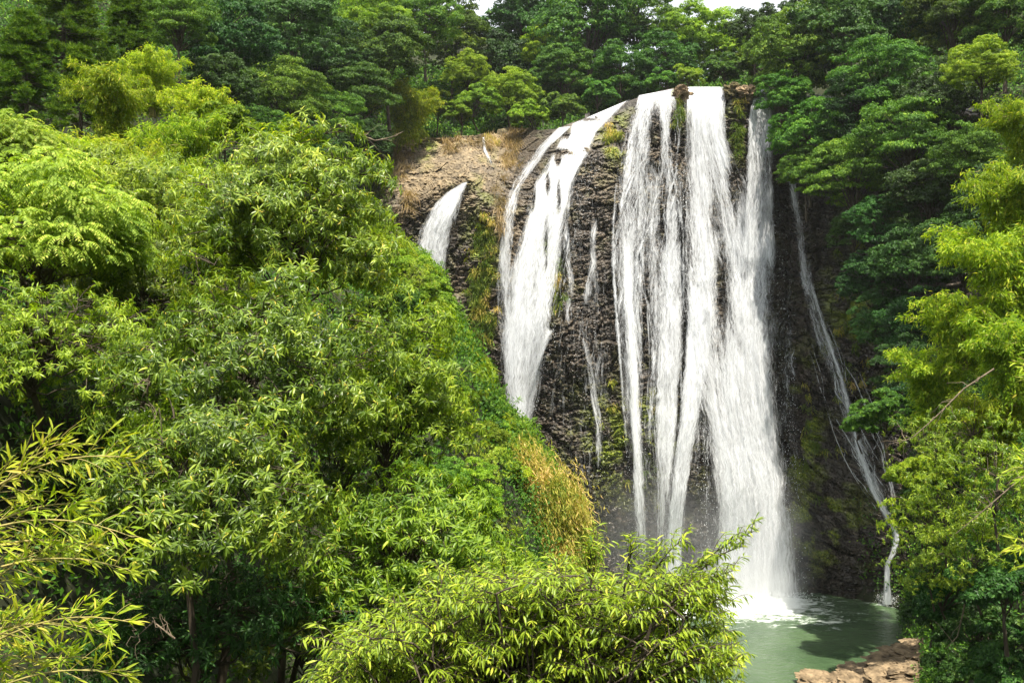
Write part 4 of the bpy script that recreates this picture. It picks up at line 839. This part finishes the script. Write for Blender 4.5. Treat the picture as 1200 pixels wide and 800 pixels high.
# pale compound-leaved tree, left edge
def frond_crown(rng, Rv, nf, Lf=.36, ll=.09):
    LV = Leaves(); Rv = np.asarray(Rv, float); d = rdir(nf, rng); d[:, 2] = np.abs(d[:, 2]) * 1.1 - .45; d = nrm(d)
    npd = 70; pd = rdir(npd, rng); pd[:, 2] = np.abs(pd[:, 2]) - .3; pc = nrm(pd) * Rv * rng.uniform(.6, .95, npd)[:, None]; pi = rng.integers(0, npd, nf)
    c = pc[pi] + d * np.array([.42, .42, .30]) * (Rv.mean() / 1.8); hd = nrm(d * np.array([1, 1, .25]) + nrm(pd)[pi] * np.array([.4, .4, 0]) + rng.normal(size=(nf, 3)) * np.array([.45, .45, .3])); L = Lf * rng.uniform(.7, 1.2, nf)
    k = 9
    for j in range(k):
        t = (j + .6) / k; stem = c + hd * (L * t)[:, None]; stem[:, 2] += L * (.35 * t - .75 * t * t)
        tan = nrm(hd + np.array([0, 0, 1.]) * (.35 - 1.5 * t)); sd_ = nrm(np.cross(tan, np.array([0, 0, 1.])))
        for sg in (-1, 1):
            ax = nrm(sd_ * sg + tan * .55 + np.array([0, 0, -.45]) + rng.normal(size=(nf, 3)) * .1); nor = nrm(np.cross(tan, sd_) * -1 + np.array([0, 0, .6]))
            nor = nrm(nor - ax * np.sum(nor * ax, 1, keepdims=True)); l = ll * (1.15 - .6 * abs(t - .45)) * rng.uniform(.85, 1.15, nf)
            LV.add(stem, ax, nor, l, l * .36, np.clip(.5 + rng.normal(size=nf) * .15 + (_T[pi % 256, 9] - .5) * .4 + .2 * t, 0, 1), droop=.15)
    return LV, pc
for (a, b, D_, rx, rz_, nf, sd_, lab) in [(40, 280, 19, 120, 100, 3400, 601, 'pale tree of feathery drooping fronds at the left edge, level with the far left fall'), (10, 180, 25, 60, 50, 1300, 604, 'high frond-leaved branch top at the left edge beneath the needle-leaved trees')]:
    k = D_ / F; rg_ = np.random.default_rng(sd_); near_tree('frond_leaved_tree', lab, at(a, b, D_), frond_crown(rg_, (rx * k, rx * k * .8, rz_ * k), nf), (-1, 1), .12, 'frond', group=G6)

# bottom-centre treetop, close to the camera: explicit sprays
def sprays(LV, tw, rng, a, b, nb, L=.14, lw=.17, side=.32):
    """arching branch a->b with drooping alternate leaves on side twigs"""
    main = bez(a, b, .10 * np.linalg.norm(b - a), 9); d = nrm(b - a); tw.append((main, .011, .004))
    for k in range(nb):
        t = .25 + .75 * (k + .5) / nb; j = t * 8; p = main[int(j)] + (main[min(int(j) + 1, 8)] - main[int(j)]) * (j - int(j))
        sd_ = nrm(np.cross(d, [0, 0, 1]) * (1 if k % 2 else -1) + d * .7 + rng.normal(size=3) * .25); l = side * rng.uniform(.6, 1.1) * (1.15 - .5 * t); q = p + sd_ * l + np.array([0, 0, .04]); tt = bez(p, q, .03, 5); tw.append((tt, .005, .002))
        m = 9; u = np.linspace(.15, 1, m); c = np.stack([np.interp(u, np.linspace(0, 1, 5), tt[:, i]) for i in range(3)], -1)
        al = np.where(np.arange(m) % 2, 1, -1)[:, None]; lat = nrm(np.cross(sd_, [0, 0, 1]))
        ax = nrm(lat * al * .65 + sd_ * .75 + np.array([0, 0, -.42]) + rng.normal(size=(m, 3)) * .32); nor = nrm(np.array([0, 0, 1.]) + lat * al * .35 + rng.normal(size=(m, 3)) * .2)
        nor = nrm(nor - ax * np.sum(nor * ax, 1, keepdims=True)); ln = L * rng.uniform(.7, 1.2, m)
        LV.add(c, ax, nor, ln, ln * lw, np.clip(.45 + rng.normal(size=m) * .22, 0, .95), True, .3)
    m = 6; ax = nrm(d + rng.normal(size=(m, 3)) * .5); LV.add(np.repeat(b[None], m, 0), ax, nrm(rng.normal(size=(m, 3)) * .4 + np.array([0, 0, 1])), L * .6, L * .13, .9, True, .3)
def spray_tree(name, label, ctrs, D_, seed, n, leafm, L, root, rr=(.55, .8), explicit=(), group=None, nb=7):
    rng = np.random.default_rng(seed); LV = Leaves(); tw = []; cpt = at(*root[:2], root[2])
    for (a, b, r) in ctrs:
        for _ in range(n):
            th = rng.uniform(0, 6.28); dz = rng.uniform(-1, 1); c = at(a + math.cos(th) * r * rng.random() ** .5, b + dz * r * .45, D_ + rng.uniform(-.9, .9))
            od = nrm(np.array([math.cos(th) * .9 + .15, rng.uniform(-.9, .5), rng.uniform(-.1, .5)])); l = rng.uniform(*rr)
            sprays(LV, tw, rng, c - od * l * .5, c + od * l * .5, nb, L)
    for (x0, y0, x1, y1, d0, d1) in explicit:
        sprays(LV, tw, rng, at(x0, y0, d0), at(x1, y1, d1), 11, L, side=.3)
    gz = float(hgt(cpt[0], cpt[1])) - .4; e = bpy.data.objects.new(name, None); COL.objects.link(e); e.location = (cpt[0], cpt[1], gz); tag(e, label, 'tree', group)
    o_ = np.array(e.location); tb = Tubes(); hub = cpt - o_; tr = bez((0, 0, 0), hub, 0, 7, .08, rng); tb.add(tr, .11, .05, 8)
    for i, (p_, r0, r1) in enumerate(tw):
        tb.add(p_ - o_, r0, r1, 4)
        if r0 > .01: tb.add(bez(tr[rng.integers(4, 7)], p_[0] - o_, .1, 6, .03, rng), .022, .011, 4)
    me = LV.mesh('crown', M[leafm]); me.transform(__import__('mathutils').Matrix.Translation(-Vector(o_)))
    obj('crown', me, e); obj('trunk', tb.mesh('trunk', M['bark']), e); return e
spray_tree('lance_leaved_tree', 'near light green treetop at the bottom centre, its right branch reaching across the pool', [(500, 765, 80), (560, 740, 60), (620, 735, 70), (700, 735, 70), (760, 740, 60), (640, 790, 90), (740, 790, 70), (450, 790, 50), (790, 705, 32), (560, 800, 80), (700, 780, 80), (800, 780, 40), (520, 750, 60), (660, 700, 40), (600, 700, 30)], 10.2, 701, 27, 'lance_l', .118, (640, 880, 10.4),
    explicit=[(560, 720, 520, 672, 10.3, 10.4), (600, 720, 590, 664, 10.3, 10.2), (640, 730, 655, 668, 10.3, 10.2), (470, 770, 405, 742, 10.4, 10.5), (520, 740, 455, 705, 10.4, 10.5), (730, 700, 742, 642, 10.1, 10), (770, 720, 884, 622, 10, 9.8), (780, 730, 860, 668, 10, 9.6), (790, 740, 852, 745, 10, 9.8), (750, 700, 800, 632, 10.2, 10), (760, 720, 830, 660, 10, 9.9), (690, 720, 700, 640, 10.3, 10.4), (690, 700, 690, 655, 10.4, 10.4), (770, 760, 850, 700, 10, 9.7), (740, 700, 770, 655, 10, 10), (800, 690, 870, 640, 10, 9.9), (650, 730, 640, 690, 10.5, 10.5), (780, 780, 845, 790, 10, 9.8)])

# bamboo sprays at the bottom-left, close to the camera
def bamboo_branch(rng, a, b, L=.098):
    LV = Leaves(); tb = Tubes(); main = bez(a, b, .10 * np.linalg.norm(b - a), 12); tb.add(main, .008, .002, 5); d = nrm(b - a)
    for k in range(17):
        t = .05 + .95 * (k + .5) / 17; j = t * 11; i0 = min(int(j), 10); p = main[i0] + (main[i0 + 1] - main[i0]) * (j - i0); up_ = (1 if k % 2 else -1)
        sd_ = nrm(np.array([d[0], 0, d[2]]) * .9 + np.array([0, rng.uniform(-.6, .6), up_ * .5]) + rng.normal(size=3) * .15); l = rng.uniform(.10, .28) * (1.2 - .6 * t); q = p + sd_ * l; tb.add(bez(p, q, .01, 4), .003, .001, 3)
        m = rng.integers(5, 9); u = rng.uniform(.2, 1, m)[:, None]; c = p + (q - p) * u; ax = nrm(sd_ * .9 + rng.normal(size=(m, 3)) * .5 + np.array([0, 0, -.12])); nor = nrm(np.array([.1, -.5, .8]) + rng.normal(size=(m, 3)) * .5)
        nor = nrm(nor - ax * np.sum(nor * ax, 1, keepdims=True)); ln = L * rng.uniform(.5, 1.15, m); LV.add(c, ax, nor, ln, ln * .13, np.clip(.66 + rng.normal(size=m) * .2, 0, 1), True, .18)
    m = 4; ax = nrm(d + rng.normal(size=(m, 3)) * .3); LV.add(np.repeat(b[None], m, 0), ax, nrm(rng.normal(size=(m, 3)) * .4 + np.array([0, -.4, .8])), L * .9, L * .14, .8, True, .1)
    return LV, tb
rgb = np.random.default_rng(720)
cul = bpy.data.objects.new('bamboo_plant', None); COL.objects.link(cul); cb_ = at(-60, 820, 5.2); cz = float(hgt(cb_[0], cb_[1])) - .2; cul.location = (cb_[0], cb_[1], cz); tag(cul, 'near bamboo with long bright yellow green leaves reaching in from the bottom left corner', 'bamboo')
o_ = np.array(cul.location); tb = Tubes(); ctop = at(-70, 380, 5.2) - o_; cp_ = bez((0, 0, 0), ctop, 0, 10, .02, rgb); tb.add(cp_, .02, .008, 8); obj('culm', tb.mesh('culm', M['culm']), cul)
for (x0, y0, x1, y1, d1) in [(-60, 610, 140, 535, 5.0), (-60, 640, 158, 630, 4.9), (-60, 690, 152, 668, 5.0), (-60, 790, 150, 728, 4.8), (-60, 760, 120, 740, 5.1), (-60, 840, 148, 792, 4.9), (-20, 600, 70, 520, 5.1), (-50, 640, 90, 590, 5.3), (-60, 820, 80, 770, 5.2), (-60, 660, 110, 640, 5.3), (-60, 740, 60, 640, 5.2), (-60, 800, 40, 730, 5.0)]:
    LV, tb = bamboo_branch(rgb, at(x0, y0, 5.2), at(x1, y1, d1)); br = obj('branch', None) if False else None
    t_ = tb.mesh('branch', M['culm']); t_.transform(__import__('mathutils').Matrix.Translation(-Vector(o_))); bo = obj('branch', t_, cul)
    l_ = LV.mesh('leaves', M['bamboo']); l_.transform(__import__('mathutils').Matrix.Translation(-Vector(o_))); obj('leaves', l_, bo)
# bamboo tips at the right edge
cul = bpy.data.objects.new('bamboo_plant', None); COL.objects.link(cul); cb_ = at(1260, 700, 6.); cz = float(hgt(cb_[0], cb_[1])) - .2; cul.location = (cb_[0], cb_[1], cz); tag(cul, 'near bamboo tips with a few bright blades poking in at the right edge', 'bamboo')
o_ = np.array(cul.location); tb = Tubes(); tb.add(bez((0, 0, 0), at(1250, 380, 6.) - o_, 0, 10, .02, rgb), .02, .008, 8); obj('culm', tb.mesh('culm', M['culm']), cul)
for (x0, y0, x1, y1) in [(1256, 470, 1204, 430), (1256, 575, 1200, 548), (1256, 660, 1198, 640)]:
    LV, tb = bamboo_branch(rgb, at(x0, y0, 6), at(x1, y1, 6), .075)
    t_ = tb.mesh('branch', M['culm']); t_.transform(__import__('mathutils').Matrix.Translation(-Vector(o_))); bo = obj('branch', t_, cul)
    l_ = LV.mesh('leaves', M['bamboo']); l_.transform(__import__('mathutils').Matrix.Translation(-Vector(o_))); obj('leaves', l_, bo)

# ------------------------------------------------------------------ dead branches
def dead(label, pts, D_, r0, seed, m='bark2'):
    rng = np.random.default_rng(seed); tb = Tubes(); p = np.array([at(a, b, D_ + i * .2) for i, (a, b) in enumerate(pts)]); tb.add(p, r0, r0 * .25, 6)
    for k in range(12):
        i = rng.integers(1, len(p)); a = p[i - 1] + (p[i] - p[i - 1]) * rng.random(); d = nrm(p[i] - p[i - 1] + rng.normal(size=3) * .55); tb.add(bez(a, a + d * rng.uniform(.3, .9) * (D_ / 30), .05, 5, .03, rng), r0 * .4, r0 * .1, 4)
    return tag(obj('dead_branch', tb.mesh('dead_branch', M[m])), label, 'branch')
dead('bare pale branch slanting across the bamboo of the right bank', [(1165, 432), (1130, 455), (1095, 490), (1070, 512), (1050, 520)], 28.5, .028, 1, 'bark2')
dead('second bare branch, lower and nearer the right edge', [(1215, 545), (1185, 570), (1150, 600), (1120, 625)], 25, .026, 2, 'bark2')
dead('forked bare twig hanging on the dark bank above the tan rocks', [(1134, 690), (1128, 720), (1122, 745), (1108, 760)], 29.5, .03, 3)
dead('crooked bare twig hanging in the dark gap at the left under the glossy tree', [(175, 440), (172, 465), (182, 492)], 12.6, .012, 4)
dead('forked dead twig in the dark hollow at the lower left', [(205, 748), (180, 728), (155, 750)], 12.4, .014, 5)
dead('bare limb reaching right below the finely tiered tree over the rock corner', [(395, 145), (420, 158), (440, 165), (462, 160)], 86, .12, 6)

# ------------------------------------------------------------------ rocks
def rock(label, c, r, sq, seed, mat='tanrock', name='rock', group=None):
    rng = np.random.default_rng(seed); Bg = blob(np.zeros(3) + seed * 1.7, r, rng, sq, 56, .55) - seed * 1.7
    zq = Bg[..., 2] * 4.2 / r + seed; st_ = (zq - np.floor(zq)); Bg[..., :2] *= (1 + .13 * (st_ - .5) + .10 * (_T[np.floor(zq).astype(int) & 255, seed] - .5))[..., None]
    me = grid(name, Bg, M[mat], smooth=False); me.flip_normals(); o = obj(name, me, loc=c); o.rotation_euler = (rng.uniform(-.2, .2), rng.uniform(-.2, .2), rng.uniform(0, 6)); return tag(o, label, 'rock', group)
GR = 'tan rocks at the near end of the pool'
for i, (a, b, D_, r, lab) in enumerate([(1075, 775, 66, 1.7, 'tallest tan rock at the near pool edge, against the dark bank'), (1045, 782, 66, 1.2, 'blocky tan rock left of the tallest one by the pool'), (1020, 790, 66, 1.15, 'middle rock of the tan row at the bottom of the pool'), (995, 796, 66, 1.1, 'low tan rock second from the left tip of the bank'),
        (968, 800, 66, 1.0, 'lowest tan rock forming the left tip of the bank'), (1060, 800, 63, 2.0, 'broad tan slab in front of the blocky rock'), (1015, 812, 63, 1.7, 'slab at the bottom edge in front of the tan row'), (1095, 790, 62, 2.0, 'brown rock under the dark bushes at the bottom right'), (1092, 760, 68, 1.4, 'small brown rock behind the tallest tan rock')]):
    rock(lab, at(a, b, D_), r, (1.6, 1.1, .36), 40 + i, group=GR)
rock('tan boulder sitting on the lip between the two spouts', at(876, 108, float(cliffD(876, 110)) - .6), .95, (1.3, .9, .75), 61, name='boulder')
rock('dark wet rock on the lip left of the tan boulder', at(857, 106, float(cliffD(857, 110)) - .2), .8, (1.2, .9, .8), 62, 'bankrock', name='boulder')
rock('ochre boulder on the lip between the middle veil and the main spout', at(799, 112, float(cliffD(799, 113)) - .3), .85, (1.1, .9, 1.0), 63, name='boulder')

# ------------------------------------------------------------------ flying spray (uncountable) and haze
rs = np.random.default_rng(900); LV = Leaves()
def drops(n, x0, x1, y0, y1, sx, o0, o1, sz):
    t = rs.random(n); a = x0 + (x1 - x0) * t + rs.normal(size=n) * sx; b = y0 + (y1 - y0) * t + rs.normal(size=n) * 4; Dd = cliffD(a, np.minimum(b, 702)) - rs.uniform(o0, o1, n)
    p = np.stack([(a - 600) / F * Dd, Dd, np.maximum(CAMZ + (400 - b) / F * Dd, .05)], -1); LV.add(p, rdir(n, rs) * .4 + np.array([0, 0, -1]), rdir(n, rs), sz * rs.uniform(.5, 1.8, n), sz * rs.uniform(.4, 1, n), .5)
drops(1100, 800, 836, 200, 700, 6, .3, 2.2, .07); drops(1000, 908, 932, 240, 700, 8, .3, 2.2, .07); drops(600, 700, 620, 170, 500, 5, .2, 1, .06); drops(600, 732, 745, 200, 640, 7, .2, 1.2, .06)
drops(2500, 835, 940, 696, 700, 9, .5, 4.5, .09); drops(900, 1030, 1050, 700, 703, 3, .2, 1, .05); drops(600, 665, 716, 260, 600, 16, .02, .2, .05)
tag(obj('flying_spray', LV.mesh('flying_spray', M['drop'])), kind='stuff')
mh, nh, Nh, Lh = newmat('haze'); oh = Nh.new('ShaderNodeOutputMaterial'); vh = Nh.new('ShaderNodeVolumePrincipled'); vh.inputs['Color'].default_value = (.93, .96, 1, 1); vh.inputs['Density'].default_value = .00012; vh.inputs['Anisotropy'].default_value = .3; Lh.new(vh.outputs[0], oh.inputs['Volume'])
hv = np.array([(x, y, z) for z in (-5.5, 96) for y in (-605, 1205) for x in (-905, 905)], float)
hq = np.array([0, 2, 3, 1, 4, 5, 7, 6, 0, 1, 5, 4, 2, 6, 7, 3, 0, 4, 6, 2, 1, 3, 7, 5])
tag(obj('haze', mesh('haze', hv, hq, np.arange(0, 24, 4), mh)), kind='stuff')

# ------------------------------------------------------------------ mist at the foot of the falls
def mist(label, c, sq, dens, seed):
    m, n, N, Lk = newmat('mist'); o = N.new('ShaderNodeOutputMaterial'); v = N.new('ShaderNodeVolumePrincipled'); v.inputs['Color'].default_value = (.95, .97, 1, 1); v.inputs['Anisotropy'].default_value = .2
    g = N.new('ShaderNodeTexCoord'); ln = N.new('ShaderNodeVectorMath'); ln.operation = 'LENGTH'; Lk.new(g.outputs['Object'], ln.inputs[0])
    mr = N.new('ShaderNodeMapRange'); mr.interpolation_type = 'SMOOTHERSTEP'; mr.inputs[1].default_value = 1.; mr.inputs[2].default_value = .1; mr.inputs[3].default_value = 0; mr.inputs[4].default_value = dens; Lk.new(ln.outputs['Value'], mr.inputs[0])
    z = N.new('ShaderNodeTexNoise'); z.inputs['Scale'].default_value = 2.2; z.inputs['Detail'].default_value = 3; Lk.new(g.outputs['Object'], z.inputs['Vector']); q = N.new('ShaderNodeMath'); q.operation = 'MULTIPLY'
    z2 = N.new('ShaderNodeMapRange'); z2.inputs[1].default_value = .35; z2.inputs[2].default_value = .6; z2.inputs[3].default_value = .35; Lk.new(z.outputs[0], z2.inputs[0])
    Lk.new(mr.outputs[0], q.inputs[0]); Lk.new(z2.outputs[0], q.inputs[1]); Lk.new(q.outputs[0], v.inputs['Density']); Lk.new(v.outputs[0], o.inputs['Volume'])
    th = np.linspace(0, np.pi, 14)[:, None]; ph = np.linspace(0, 2 * np.pi, 25)[None]; d = np.stack([np.sin(th) * np.cos(ph), np.sin(th) * np.sin(ph), np.cos(th) + 0 * ph], -1)
    me = grid('mist', d, m); me.flip_normals(); ob = obj('mist', me, loc=c); ob.scale = sq; return tag(ob, label, 'mist', kind='stuff')
mist('spray mist at the foot of the main plunge', (19.8, 85.5, 1.6), (7.2, 3.0, 5.0), .4, 1)
mist('spray cloud drifting around the lower half of the main plunge', (20.5, 85.2, 5.5), (8, 3, 9), .10, 3)
mist('spray mist rising along the foot of the middle veil', (12, 87, 6), (9, 3, 9), .07, 2)
C.cycles.volume_step_rate = 3
